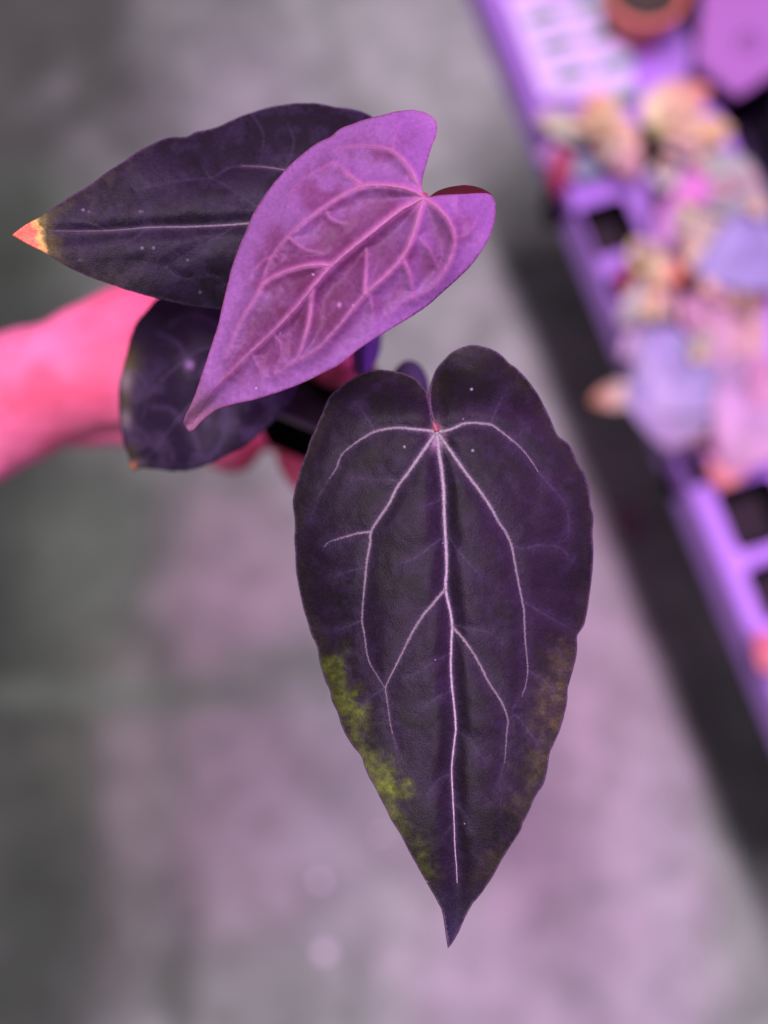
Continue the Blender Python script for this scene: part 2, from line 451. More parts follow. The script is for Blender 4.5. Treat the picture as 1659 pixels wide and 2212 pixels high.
# ================================================================== BENCH AND TRAY
BZ = .62
E0 = on_z(1022, 0, BZ - .028); E1 = on_z(1661, 1560, BZ - .028)      # lower outer edge of the tray
U = (E1 - E0); U.z = 0; U.normalize()                 # along the tray edge, towards the bottom of the picture
Vv = Vector((-U.y, U.x, 0))                            # across, to the right
if Vv.x < 0: Vv = -Vv
RF = on_z(1560, 200, BZ)
TW = (RF - E0).dot(Vv)                                 # tray width
O = E0.copy()
def F(u, v, z): return Vector((O.x, O.y, 0)) + U * u + Vv * v + Vector((0, 0, z))
def uv(px, py, z=BZ):
    p = on_z(px, py, z) - O; return p.dot(U), p.dot(Vv)
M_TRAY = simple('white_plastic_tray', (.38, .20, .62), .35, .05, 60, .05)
M_BLACK = simple('black_plastic', (.004, .003, .005), .9, .1, 300, .2, .0)
M_RIM = simple('violet_black_rim_lit', (.05, .035, .065), .3, .05, 300, .2, .6)  # black plastic tinted violet: the grow-light highlight is put into its colour
M_STEEL = simple('dark_bench_metal', (.006, .005, .008), .7, .1, 80, .2, .03)
M_SOIL = simple('dark_potting_mix', (.015, .008, .012), .9, 1.0, 400, .5)
bench = empty('growing_bench', F(.2, .2, 0), 'dark metal growing bench under the white tray at the right', 'bench')
box('bench_top', .42, .30, BZ - .075, BZ - .045, bench, M_STEEL, .003, F, .39, .30 + .012)
for (a, b_) in ((.03, .20), (.77, .20), (.03, .57), (.77, .57)):
    box('leg', .018, .018, 0, BZ - .075, bench, M_STEEL, .002, F, a, b_)
for k in range(14):
    box('slat', .41, .004, BZ - .045, BZ - .040, bench, simple('slat_purple', (.022, .012, .035), .4) if k == 0 else bpy.data.materials['slat_purple'], .001, F, .39, .04 + k * .04)

tray = empty('plug_tray', F(.25, TW / 2, BZ - .04), 'long white plug tray with dark square cells, glowing purple', 'tray')
cells = [(*uv(1318, 484), .0210), (*uv(1404, 312), .0190), (*uv(1636, 1104), .0235), (*uv(1690, 1268), .020), (*uv(1445, 440), .0120), (*uv(1210, 420), .010),
         (*uv(1345, 612), .0095), (*uv(1560, 905), .018), (*uv(1420, 745), .0120), (*uv(1478, 636), .014), (*uv(1490, 1010), .013)]
U0, U1 = -.035, .80
def build_tray():
    lip = .0055
    outer = [(U0 + lip, lip), (U1 - lip, lip), (U1 - lip, TW - lip), (U0 + lip, TW - lip)]
    pts = []; edges = []
    def loop(l):
        s = len(pts); pts.extend(Vector(p) for p in l); n = len(l)
        edges.extend((s + i, s + (i + 1) % n) for i in range(n))
    loop(outer)
    holes = []
    for (u, v, h) in cells:
        h_ = [(u + a, v + b) for a, b in rrect(h, h * .95, h * .35, 4)]; holes.append(h_); loop(h_)
    res = delaunay_2d_cdt(pts, edges, [], 1, 1e-6)
    v2 = res[0]; verts = [F(p.x, p.y, BZ - .005) for p in v2]; faces = []
    for f in res[2]:
        c = sum((v2[i] for i in f), Vector((0, 0))) / len(f)
        if not any(inside(np.array([c.x]), np.array([c.y]), h)[0] for h in holes): faces.append(tuple(f))
    # rolled rim and outer skirt
    def ring(i, z): return [F(x, y, z) for x, y in ((U0 + i, i), (U1 - i, i), (U1 - i, TW - i), (U0 + i, TW - i))]
    rr = [ring(lip, BZ - .005), ring(lip - .0015, BZ - .0065), ring(.0, BZ - .038), ring(.0, BZ - .040)]
    for A, B in zip(rr, rr[1:]):
        s = len(verts); verts += A + B
        faces += [(s + k, s + (k + 1) % 4, s + 4 + (k + 1) % 4, s + 4 + k) for k in range(4)]
    me = mesh('tray_body', verts, faces)
    bm = bmesh.new(); bm.from_mesh(me); bmesh.ops.remove_doubles(bm, verts=bm.verts, dist=1e-5); bmesh.ops.recalc_face_normals(bm, faces=bm.faces); bm.to_mesh(me); bm.free()
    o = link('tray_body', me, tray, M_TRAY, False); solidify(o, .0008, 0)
build_tray()
for (u, v, h) in cells:                                 # dark cell liners with soil
    R = [[F(u + x, v + y, z) for x, y in rrect(h * s_, h * .95 * s_, h * .33 * s_, 4)] for s_, z in ((1.02, BZ - .0056), (.97, BZ - .0085), (.90, BZ - .020), (.80, BZ - .037))]
    loft('cell_liner', R, tray, M_BLACK, cap0=False, cap1=True)
    bm = bmesh.new(); bmesh.ops.create_grid(bm, x_segments=8, y_segments=8, size=h * .70)
    for q in bm.verts: q.co.z = random.uniform(0, .002)
    me = bpy.data.meshes.new('soil_plug'); bm.to_mesh(me); bm.free()
    for q in me.vertices: q.co = F(u + q.co.x, v + q.co.y, BZ - .030 + q.co.z)
    link('soil_plug', me, tray, M_SOIL)

# ---- plant label card with green print
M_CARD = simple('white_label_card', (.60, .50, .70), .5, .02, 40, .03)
M_PRINT = simple('green_print', (.10, .30, .14), .6)
card = empty('plant_label', F(*uv(1250, 150), BZ + .006), 'pale label card with green printed lines lying on the tray', 'label')
cq = [on_z(*p, BZ + .008) for p in (r2(250, -40), r2(830, -40), r2(965, 520), r2(455, 520))]
def quad_slab(name, q, t, parent, m):
    vs = [v.copy() for v in q] + [v - Vector((0, 0, t)) for v in q]
    me = mesh(name, vs, [(0, 1, 2, 3), (7, 6, 5, 4), (0, 4, 5, 1), (1, 5, 6, 2), (2, 6, 7, 3), (3, 7, 4, 0)])
    bm = bmesh.new(); bm.from_mesh(me); bmesh.ops.recalc_face_normals(bm, faces=bm.faces); bm.to_mesh(me); bm.free()
    return link(name, me, parent, m, False)
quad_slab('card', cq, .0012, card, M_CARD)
def stroke(x0, y0, x1, y1, h, z=BZ + .0084, m=M_PRINT, name='printed_line'):
    a = on_z(*r2(x0, y0), z); b = on_z(*r2(x1, y1), z); n = (b - a).normalized().cross(Vector((0, 0, 1))) * h * .5
    quad_slab(name, [a + n, b + n, b - n, a - n], .0002, card, m)
M_PRINT2 = simple('faint_green_rule', (.30, .32, .52), .6)
for k in range(6):
    y0 = -10 + k * 82
    stroke(370 + k * 28, y0 + 20, 860 + k * 20, y0 - 60 + 12, .0022, m=M_PRINT2)
for (x0, y0, x1, y1) in ((390, 112, 520, 75), (460, 262, 600, 222), (720, 200, 880, 165), (780, 350, 920, 320), (540, 410, 670, 380), (850, 512, 945, 490), (650, 30, 780, 0)):
    stroke(x0 - 15, y0 + 4, x1 + 15, y1 - 4, .0085)

# ---- white square box at the upper right, standing over the bench
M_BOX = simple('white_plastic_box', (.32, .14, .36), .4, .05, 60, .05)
zb = BZ + .03
bq = [on_z(*r2(*p), zb) for p in ((1495, 492), (1285, 315), (1330, -60), (1850, -60), (1850, 270))]
def prism(name, q, z0, z1, parent, m):
    me = mesh(name, [Vector((v.x, v.y, z1)) for v in q] + [Vector((v.x, v.y, z0)) for v in q],
              [tuple(range(len(q))), tuple(reversed(range(len(q), 2 * len(q))))] + [(i, i + len(q), (i + 1) % len(q) + len(q), (i + 1) % len(q)) for i in range(len(q))])
    bm = bmesh.new(); bm.from_mesh(me); bmesh.ops.recalc_face_normals(bm, faces=bm.faces)
    bmesh.ops.bevel(bm, geom=bm.edges[:], offset=.002, segments=2, affect='EDGES'); bm.to_mesh(me); bm.free()
    return link(name, me, parent, m, False)
bx = empty('seed_box', on_z(*r2(1560, 200), BZ - .04), 'magenta-lit white box with a square corner at the upper right', 'box')
prism('box_body', bq, BZ - .04, zb - .008, bx, M_BLACK)
ctr = sum(bq, Vector()) / len(bq)
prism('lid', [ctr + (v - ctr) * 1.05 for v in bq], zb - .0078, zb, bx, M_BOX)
dm = on_z(*r2(1555, 230), zb)
o = lump('knoblike_dent_shade', dm + Vector((0, 0, .0005)), .009, simple('violet_dent_shade', (.24, .10, .28), .4), (1, 1, .25), 3); o.parent = bx; o.matrix_parent_inverse = bx.matrix_basis.inverted()  # flat darker lump stands in for the shading of a faint dent

# ---- terracotta pot at the top edge
M_TERRA = simple('terracotta', (.55, .17, .10), .7, .4, 120, .2)
zt = BZ + .05
tp = on_z(*r2(1010, -60), zt)
tpot = empty('terracotta_pot', (tp.x, tp.y, BZ), 'small terracotta pot cut off by the top edge of the photo', 'pot')
def rev(name, prof, c, parent, m, n=32):
    return loft(name, [[Vector((c.x + r * math.cos(2 * math.pi * k / n), c.y + r * math.sin(2 * math.pi * k / n), z)) for k in range(n)] for r, z in prof], parent, m, cap0=True, cap1=True)
rev('pot_body', [(.019, BZ), (.025, zt - .014), (.027, zt - .0135)], tp, tpot, M_TERRA)
rev('rim', [(.0285, zt - .013), (.030, zt - .012), (.0305, zt - .001), (.030, zt), (.026, zt), (.0255, zt - .002), (.025, zt - .010)], tp, tpot, M_TERRA)
rev('soil', [(.0245, zt - .013), (.0245, zt - .006)], tp, tpot, simple('mossy_soil', (.04, .035, .02), .9, 1, 200, .4))
o = lump('knoblike_dent_shade', Vector((0, 0, 0)), .001, M_TERRA); bpy.data.objects.remove(o)

# ---- seedlings growing in the tray
def bleaf(parent, base, tip, width, col, tipcol, h0=.02, h1=.03, cup=.2, fat=.42, basecol=None, name='leaf', vein=None, notch=.0):
    """one leaf: base and tip sighted on the sheet, heights above the tray"""
    A = on_z(*base, BZ + h0); B = on_z(*tip, BZ + h1)
    ax = B - A; L = ax.length; ax.normalize()
    side = ax.cross(Vector((0, 0, 1))).normalized(); up = side.cross(ax).normalized()
    nu, nv = 26, 12; verts = []; cols = []
    basecol = basecol if basecol is not None else col
    ph = random.random() * 9
    for i in range(nu + 1):
        t = i / nu
        wd = (math.sin(math.pi * min(1, t ** .62 * 1.0)) ** .72 if t < 1 else 0)
        wd = max(0, wd) * width * .5
        if i in (0, nu): wd = width * .01
        for j in range(nv + 1):
            s = (j / nv) * 2 - 1
            back = -notch * L * (abs(s) ** 1.3) * max(0, 1 - t * 4) 
            wz = .03 * width * math.sin(t * 9 + ph + s * 3) * abs(s)
            p = A + ax * (t * L + back) + side * (s * wd) + up * (cup * wd * (s * s - .3) + math.sin(t * math.pi) * L * .10 + wz)
            verts.append(p)
            k = t ** 1.5; c = np.array(col) * (1 - k) + np.array(tipcol) * k
            if t < .35: c = np.array(basecol) * (1 - t / .35) + c * (t / .35)
            c = c * (1 + .5 * (vnoise(t * 5 + ph, s * 2 + 3, 4) - .5))
            if abs(s) < .08 and vein is not None: c = np.array(vein)
            cols.append(c)
    faces = [(i * (nv + 1) + j, i * (nv + 1) + j + 1, (i + 1) * (nv + 1) + j + 1, (i + 1) * (nv + 1) + j) for i in range(nu) for j in range(nv)]
    me = mesh(name, verts, faces); pigment(me, np.array(cols) * np.array([.68, .68, .58]))
    o = link(name, me, parent, M_BENCHLEAF); solidify(o, .0007)
    return o
def stalk(parent, a, b, r, za, zb_, m=None, col=(.5, .08, .12)):
    p0 = on_z(*a, BZ + za); p1 = on_z(*b, BZ + zb_); mid = (p0 + p1) / 2 + Vector((0, 0, .006))
    return tube('stalk', [p0, mid, p1], [r, r * .9, r * .7], parent, M_BENCHLEAF, 10, col)
cream = (.98, .90, .52); peach = (.98, .70, .42); lilac = (.42, .40, .78); grey = (.52, .62, .54); crimson = (.40, .01, .06)
pinkc = (.66, .36, .56); olive = (.38, .44, .12); orange = (.85, .30, .12)
def seedling(at, label):
    p = on_z(*at, BZ - .02)
    return empty('seedling', p, label, 'seedling', 'seedlings in the plug tray')
R = r2
s = seedling(R(720, 860), 'seedling with peach and cream leaves beside the green printed label')
bleaf(s, R(800, 690), R(720, 490), .030, cream, orange, .035, .04, basecol=cream)
bleaf(s, R(790, 660), R(950, 960), .032, peach, pinkc, .035, .02, basecol=cream)
bleaf(s, R(700, 740), R(430, 620), .024, grey, cream, .03, .02)
bleaf(s, R(600, 800), R(430, 850), .020, (.62, .36, .82), (.55, .3, .7), .015, .008)
bleaf(s, R(570, 790), R(530, 1050), .015, crimson, crimson, .02, .004)
bleaf(s, R(610, 900), R(790, 920), .020, (.34, .42, .58), (.2, .3, .35), .012, .01)
stalk(s, R(700, 860), R(720, 700), .0022, -.02, .03, col=(.5, .1, .1))
s = seedling(R(1160, 800), 'seedling with broad cream leaves and a yellowish leaf beside a black cell')
bleaf(s, R(1010, 660), R(1350, 460), .036, cream, (.88, .25, .30), .04, .04, basecol=cream)
bleaf(s, R(1080, 640), R(1290, 850), .030, (.84, .66, .62), (.84, .66, .62), .036, .03)
bleaf(s, R(1230, 740), R(1470, 690), .027, (.88, .74, .30), (.88, .74, .30), .03, .03)
stalk(s, R(1060, 740), R(1240, 860), .0028, -.01, .02, col=(.30, .02, .05))
s = seedling(R(1120, 1060), 'seedling with a magenta leaf between grey-green leaves at the right edge')
bleaf(s, R(1180, 960), R(1020, 910), .024, (.72, .74, .70), (.72, .74, .70), .03, .03)
bleaf(s, R(1230, 900), R(1680, 1190), .050, grey, (.55, .55, .75), .03, .03)
bleaf(s, R(1350, 960), R(1150, 1080), .026, (.80, .28, .75), (.80, .28, .75), .042, .036)
bleaf(s, R(1180, 1080), R(1080, 1330), .022, (.70, .34, .80), (.70, .34, .80), .036, .03)
bleaf(s, R(1320, 1120), R(1240, 1450), .030, (.66, .62, .52), peach, .03, .02)
bleaf(s, R(1330, 1150), R(1700, 1250), .030, (.62, .42, .62), (.7, .4, .6), .028, .03)
bleaf(s, R(1110, 1030), R(1060, 1200), .018, (.10, .01, .08), (.10, .01, .10), .02, .01)
s = seedling(R(1290, 1500), 'seedling with a wide smooth lilac-blue leaf at the right edge')
bleaf(s, R(1760, 1330), R(1270, 1450), .062, lilac, lilac, .035, .03)
stalk(s, R(1270, 1490), R(1480, 1560), .0022, -.02, .02, col=(.35, .1, .2))
bleaf(s, R(1680, 1580), R(1420, 1560), .020, (.65, .35, .15), olive, .02, .02)
s = seedling(R(1040, 1500), 'seedling with a yellow-green bud and salmon stems near the tray edge')
bleaf(s, R(1040, 1430), R(940, 1280), .026, (.80, .76, .32), (.80, .76, .32), .03, .03)
bleaf(s, R(1000, 1440), R(1240, 1480), .020, (.85, .30, .28), orange, .025, .025)
bleaf(s, R(930, 1400), R(900, 1640), .016, crimson, crimson, .015, .006)
bleaf(s, R(1130, 1500), R(1000, 1600), .026, (.82, .45, .48), (.82, .45, .48), .026, .02)
bleaf(s, R(1120, 1560), R(860, 1720), .034, grey, (.62, .55, .66), .02, .012, vein=olive)
s = seedling(R(1240, 1650), 'seedling with long pink leaves with tan margins at the right')
bleaf(s, R(1260, 1560), R(1430, 2010), .033, pinkc, (.62, .46, .60), .03, .028, vein=(.8, .5, .7))
bleaf(s, R(1450, 1600), R(1600, 2030), .034, (.76, .50, .48), (.70, .45, .52), .028, .026)
bleaf(s, R(1470, 1590), R(1320, 1600), .020, (.55, .35, .12), orange, .026, .02)
bleaf(s, R(1120, 1680), R(1120, 1830), .030, (.40, .10, .30), (.35, .10, .35), .016, .01)
stalk(s, R(1200, 1560), R(1240, 1850), .0025, .0, .015, col=(.25, .05, .15))
s = seedling(r3(700, 800), 'seedling with a large round lilac leaf whose peach tip hangs past the tray edge')
bleaf(s, r3(760, 470), r3(480, 700), .070, lilac, (.60, .50, .78), .03, .02, notch=.12)
bleaf(s, r3(660, 560), r3(620, 900), .066, lilac, (.5, .38, .6), .024, .012)
bleaf(s, r3(470, 640), r3(265, 675), .020, (.66, .60, .56), (.75, .32, .14), .024, .012)
bleaf(s, r3(540, 380), r3(400, 470), .024, (.66, .45, .80), (.66, .45, .80), .014, .01)
bleaf(s, r3(780, 780), r3(700, 880), .026, (.35, .12, .12), (.35, .12, .12), .016, .006)
s = seedling(r3(1000, 850), 'seedling with a pink-lilac leaf and salmon tip at the right edge')
bleaf(s, r3(1130, 560), r3(880, 1000), .070, (.62, .45, .76), pinkc, .035, .025, notch=.1)
bleaf(s, r3(900, 930), r3(850, 1075), .026, (.85, .35, .40), (.85, .28, .22), .026, .020)
bleaf(s, r3(1150, 500), r3(1010, 700), .040, (.66, .34, .58), (.66, .32, .54), .045, .036)
bleaf(s, r3(870, 500), r3(860, 610), .020, olive, olive, .02, .016)
s = seedling(r3(1076, 1840), 'small salmon-red leaf poking out over the tray at the lower right')
bleaf(s, r3(1150, 1790), r3(1040, 1900), .034, (.85, .22, .30), (.85, .28, .28), .02, .02)
# a scatter of small young leaves crowding the crowns
rs_ = random.Random(21)
for sd, spots in zip([o_ for o_ in bpy.data.objects if o_.name.startswith('seedling')], (
        ((800, 620), (690, 690), (860, 760)), ((1180, 590), (1290, 720), (1130, 720)), ((1330, 900), (1480, 960), (1250, 1180), (1130, 900), (1560, 1080)), (), ((1000, 1360), (1080, 1470), (1010, 1610), (1110, 1590)),
        ((1350, 1560), (1500, 1620), (1310, 1840)), (), (), ())):
    for (a_, b_) in spots:
        for q in range(2):
            an = rs_.uniform(0, 6.28); ln_ = rs_.uniform(70, 120)
            bleaf(sd, R(a_, b_), R(a_ + math.cos(an) * ln_, b_ + math.sin(an) * ln_), rs_.uniform(.010, .015), rs_.choice([cream, cream, grey, peach, (.55, .60, .25), (.5, .22, .5)]), rs_.choice([cream, peach, olive, (.8, .3, .3)]), .044, rs_.uniform(.040, .056))
o = bleaf(None, r3(470, 1165), r3(400, 1300), .040, (.60, .30, .52), (.50, .2, .4), -.61, -.605, name='fallen_leaf')
tag(o, 'small pink fallen leaf lying on the floor by the bench shadow', 'leaf')

# ================================================================== HAND AND ARM
def capsule_mesh(chains):
    bm = bmesh.new()
    for ch in chains:
        pts = [np.array([*P(x, y, d), r * 1e-3]) for x, y, d, r in ch]
        dense = []
        n = len(pts)
        for i in range(n - 1):
            p1, p2 = pts[i], pts[i + 1]; p0 = pts[i - 1] if i else 2 * p1 - p2; p3 = pts[i + 2] if i + 2 < n else 2 * p2 - p1
            for j in range(6):
                t = j / 6
                dense.append(.5 * ((2 * p1) + (-p0 + p2) * t + (2 * p0 - 5 * p1 + 4 * p2 - p3) * t * t + (-p0 + 3 * p1 - 3 * p2 + p3) * t ** 3))
        dense.append(pts[-1])
        # round ends
        a, b = dense[0], dense[1]; e0 = []; e1 = []
        ta = (a[:3] - b[:3]); ta /= np.linalg.norm(ta); c, d_ = dense[-1], dense[-2]; tb = c[:3] - d_[:3]; tb /= np.linalg.norm(tb)
        for k in range(1, 6):
            an = k / 5 * math.pi / 2 * .98
            e0.append(np.array([*(a[:3] + ta * a[3] * math.sin(an)), a[3] * math.cos(an)]))
            e1.append(np.array([*(c[:3] + tb * c[3] * math.sin(an)), c[3] * math.cos(an)]))
        D = list(reversed(e0)) + dense + e1
        prev = None; rings = []; S = 20
        for i in range(len(D)):
            A = Vector(D[max(0, i - 1)][:3]); B = Vector(D[min(len(D) - 1, i + 1)][:3]); t = (B - A).normalized()
            u = (prev - t * prev.dot(t)).normalized() if prev else t.orthogonal().normalized(); prev = u; v = t.cross(u)
            rings.append([bm.verts.new(Vector(D[i][:3]) + (u * math.cos(2 * math.pi * k / S) + v * math.sin(2 * math.pi * k / S)) * D[i][3]) for k in range(S)])
        for r0, r1_ in zip(rings, rings[1:]):
            for k in range(S): bm.faces.new((r0[k], r0[(k + 1) % S], r1_[(k + 1) % S], r1_[k]))
        bm.faces.new(list(reversed(rings[0]))); bm.faces.new(rings[-1])
    bmesh.ops.recalc_face_normals(bm, faces=bm.faces)
    me = bpy.data.meshes.new('person'); bm.to_mesh(me); bm.free(); return me
def skin():
    m, nt, b = mat('skin')
    tc = nt.nodes.new('ShaderNodeTexCoord')
    n = nt.nodes.new('ShaderNodeTexNoise'); n.inputs['Scale'].default_value = 22; n.inputs['Detail'].default_value = 5
    nt.links.new(tc.outputs['Object'], n.inputs['Vector'])
    r = nt.nodes.new('ShaderNodeValToRGB'); e = r.color_ramp.elements
    e[0].position = .38; e[0].color = (.60, .10, .17, 1); e[1].position = .60; e[1].color = (.78, .19, .33, 1)
    nt.links.new(n.outputs['Fac'], r.inputs[0]); nt.links.new(r.outputs[0], b.inputs['Base Color'])
    b.inputs['Roughness'].default_value = .62; b.inputs['Specular IOR Level'].default_value = .25
    b.inputs['Subsurface Weight'].default_value = .3; b.inputs['Subsurface Radius'].default_value = (.01, .004, .003); b.inputs['Subsurface Scale'].default_value = 1
    n2 = nt.nodes.new('ShaderNodeTexNoise'); n2.inputs['Scale'].default_value = 260; nt.links.new(tc.outputs['Object'], n2.inputs['Vector'])
    bp = nt.nodes.new('ShaderNodeBump'); bp.inputs['Strength'].default_value = .3; bp.inputs['Distance'].default_value = .0006
    nt.links.new(n2.outputs['Fac'], bp.inputs['Height']); nt.links.new(bp.outputs[0], b.inputs['Normal'])
    return m
M_SKIN = skin()
me = capsule_mesh([
    [(-420, 1060, .56, 33), (-160, 945, .55, 30), (0, 874, .54, 27), (86, 838, .535, 25.5), (185, 806, .53, 24.5), (300, 790, .535, 27), (400, 810, .545, 26)],   # forearm, wrist, palm
    [(-40, 930, .545, 20), (60, 925, .54, 14), (130, 880, .54, 17), (300, 850, .55, 22), (400, 870, .565, 16)],       # heel of the hand
    [(-120, 1040, .545, 15), (-30, 985, .535, 9.5), (50, 945, .535, 8)],       # pad at the wrist
    [(180, 750, .53, 17), (310, 700, .53, 17), (430, 760, .55, 20)],
    [(300, 760, .535, 19), (420, 720, .52, 15), (540, 720, .50, 11), (650, 745, .480, 9.5), (738, 795, .458, 8.0)],    # thumb
    [(380, 780, .565, 14), (500, 780, .585, 11), (600, 800, .592, 9.5), (700, 810, .585, 9), (760, 810, .555, 8), (775, 800, .525, 7)],   # index
    [(390, 820, .565, 14), (510, 830, .585, 11), (640, 845, .592, 9.5), (770, 860, .585, 9), (840, 860, .555, 8), (850, 860, .525, 7)],   # middle
    [(390, 850, .570, 14), (500, 875, .585, 10.0), (620, 890, .594, 9), (760, 900, .585, 8.5), (830, 900, .555, 7.5), (840, 900, .53, 7)],   # ring
    [(370, 880, .565, 13), (440, 935, .560, 9.5), (503, 985, .560, 8.2), (572, 925, .590, 7.4), (625, 960, .580, 7.4), (646, 1005, .548, 7.8), (672, 1050, .53, 6.8)],   # little finger
])
person = link('person', me, None, M_SKIN)
rm = person.modifiers.new('one_skin', 'REMESH'); rm.mode = 'VOXEL'; rm.voxel_size = .0016
sm = person.modifiers.new('soften', 'SMOOTH'); sm.factor = .6; sm.iterations = 14
tx = bpy.data.textures.new('skin_folds', 'CLOUDS'); tx.noise_scale = .022; tx.noise_depth = 2
dp = person.modifiers.new('folds', 'DISPLACE'); dp.texture = tx; dp.strength = .0032; dp.mid_level = .5; dp.texture_coords = 'GLOBAL'
tag(person, 'bare forearm and hand of a person reaching in from the left to hold the pot', 'person')

# ================================================================== THE PLANT IN HAND
rim_c = P(664, 795, .465)
plant = empty('potted_plant', rim_c - Vector((0, 0, .06)), 'dark velvety heart-leaved plant with one pink young leaf in a small black pot', 'plant')
# the black square nursery pot
e_a = P(623, 875, .465); e_b = P(690, 905, .465); yaw = math.atan2((e_b - e_a).y, (e_b - e_a).x)
def pr(h, z, r=.005):
    return [rim_c + Vector((x * math.cos(yaw) - y * math.sin(yaw), x * math.sin(yaw) + y * math.cos(yaw), z)) for x, y in rrect(h, h, r, 5)]
loft('pot', [pr(.0150, -.060, .004), pr(.0157, -.0585, .004), pr(.0178, -.007, .005), pr(.0176, -.0065), pr(.0170, -.016)], plant, M_BLACK, cap1=False)
loft('pot_rim', [pr(.0179, -.0045), pr(.0192, -.0045), pr(.0195, -.001), pr(.0193, 0), pr(.0184, 0), pr(.0181, -.002), pr(.0174, -.012)], plant, M_RIM, cap0=False, cap1=False)
bm = bmesh.new(); bmesh.ops.create_grid(bm, x_segments=40, y_segments=40, size=.0172)
for v in bm.verts: v.co.z = random.uniform(0, .0018)
me = bpy.data.meshes.new('potting_mix'); bm.to_mesh(me); bm.free()
for v in me.vertices:
    x, y = v.co.x, v.co.y; v.co = rim_c + Vector((x * math.cos(yaw) - y * math.sin(yaw), x * math.sin(yaw) + y * math.cos(yaw), v.co.z - .013))
link('potting_mix', me, plant, M_SOIL)

def gauss(x, y, cx, cy, rx, ry=None): return np.exp(-((x - cx) / rx) ** 2 - ((y - cy) / (ry or rx)) ** 2)
def lerp(a, b, t): return a * (1 - t[:, None]) + np.array(b) * t[:, None]

# ---- the big dark leaf in front
out = r4([(783, 505), (768, 450), (757, 390), (744, 325), (725, 290), (690, 250), (640, 222), (590, 208), (520, 198), (460, 203), (400, 222), (350, 252), (300, 290), (255, 330), (235, 370), (218, 410),
          (200, 450), (180, 500), (155, 550), (135, 620), (108, 690), (88, 760), (70, 830), (68, 880), (75, 940), (78, 1000), (75, 1060), (80, 1150), (85, 1220), (100, 1300), (120, 1400), (145, 1480)]) + \
      r5([(160, 255), (187, 310), (198, 370), (212, 430), (230, 490), (255, 540), (265, 590), (290, 640), (308, 700), (330, 750), (365, 810), (410, 865), (425, 910), (450, 970), (480, 1020), (510, 1080), (540, 1140),
          (565, 1190), (610, 1260), (650, 1340), (700, 1430), (750, 1520), (790, 1590), (820, 1650), (836, 1740), (850, 1828), (878, 1790), (905, 1740), (930, 1680), (970, 1610), (1010, 1560), (1060, 1490), (1110, 1400),
          (1160, 1320), (1210, 1240), (1225, 1200), (1255, 1140), (1290, 1060), (1330, 1000), (1350, 920), (1358, 850), (1375, 810), (1400, 760), (1425, 690), (1445, 600), (1450, 520), (1470, 450), (1490, 380),
          (1497, 310), (1500, 258), (1530, 210), (1548, 140), (1555, 90)]) + \
      r4([(1565, 1290), (1575, 1200), (1580, 1100), (1575, 1020), (1578, 940), (1565, 880), (1555, 790), (1530, 720), (1500, 670), (1480, 620), (1450, 570), (1400, 530), (1380, 490), (1355, 430), (1330, 380),
          (1310, 340), (1270, 280), (1230, 230), (1190, 190), (1160, 170), (1120, 130), (1080, 100), (1030, 82), (970, 73), (920, 85), (870, 110), (830, 145), (795, 185), (770, 235), (757, 290), (754, 350), (762, 410), (776, 455), (796, 500)])
# (w in sheet units)
V = [
 (r4([(790, 505), (797, 560), (803, 620), (815, 700), (825, 800), (828, 900), (832, 1000), (838, 1100), (840, 1200), (836, 1300), (860, 1420), (868, 1490)]) + r5([(864, 300), (862, 420), (868, 520), (877, 600), (886, 720), (876, 820), (868, 900), (866, 960), (872, 1080), (878, 1200), (882, 1320), (890, 1420), (893, 1500)]), 9.8, 1.6, 'main'),
 (r4([(785, 515), (745, 575), (700, 640), (640, 725), (592, 790), (552, 870), (505, 940), (462, 1010), (456, 1070), (440, 1160), (430, 1260), (420, 1380), (416, 1460)]) + r5([(428, 255), (437, 330), (452, 390), (485, 450), (530, 520)]), 7.5, 1.2, 'main'),
 (r4([(795, 515), (835, 570), (870, 620), (925, 700), (990, 785), (1050, 870), (1100, 960), (1140, 1020), (1168, 1090), (1185, 1180), (1200, 1260), (1214, 1330), (1228, 1400)]) + r5([(1230, 160), (1234, 250), (1240, 330), (1248, 420), (1240, 500), (1220, 565)]), 7.5, 1.2, 'main'),
 (r4([(780, 510), (740, 503), (680, 497), (600, 490), (540, 495), (480, 510), (430, 535), (375, 572), (325, 612), (303, 645), (288, 690), (252, 745)]), 6.5, 1.6, 'main'),
 (r4([(800, 510), (840, 505), (880, 490), (920, 472), (970, 465), (1030, 470), (1065, 475), (1110, 505), (1160, 545), (1200, 578), (1240, 622), (1275, 670), (1300, 710)]), 6.5, 1.6, 'main'),
 (r5([(838, 15), (822, 38), (770, 100), (720, 160), (670, 240), (625, 330), (585, 410), (550, 480), (534, 520), (540, 570), (548, 630), (556, 690), (568, 750)]), 4.8, 1.2, 'side'),
 (r5([(862, 200), (880, 225), (920, 270), (970, 340), (1010, 410), (1050, 490), (1090, 550), (1125, 610), (1148, 685), (1142, 750), (1138, 820), (1130, 900)]), 4.2, 1.2, 'side'),
 (r4([(458, 1012), (400, 1020), (340, 1035), (290, 1050), (250, 1065), (225, 1088)]), 3.2, 1.0, 'side'),
]
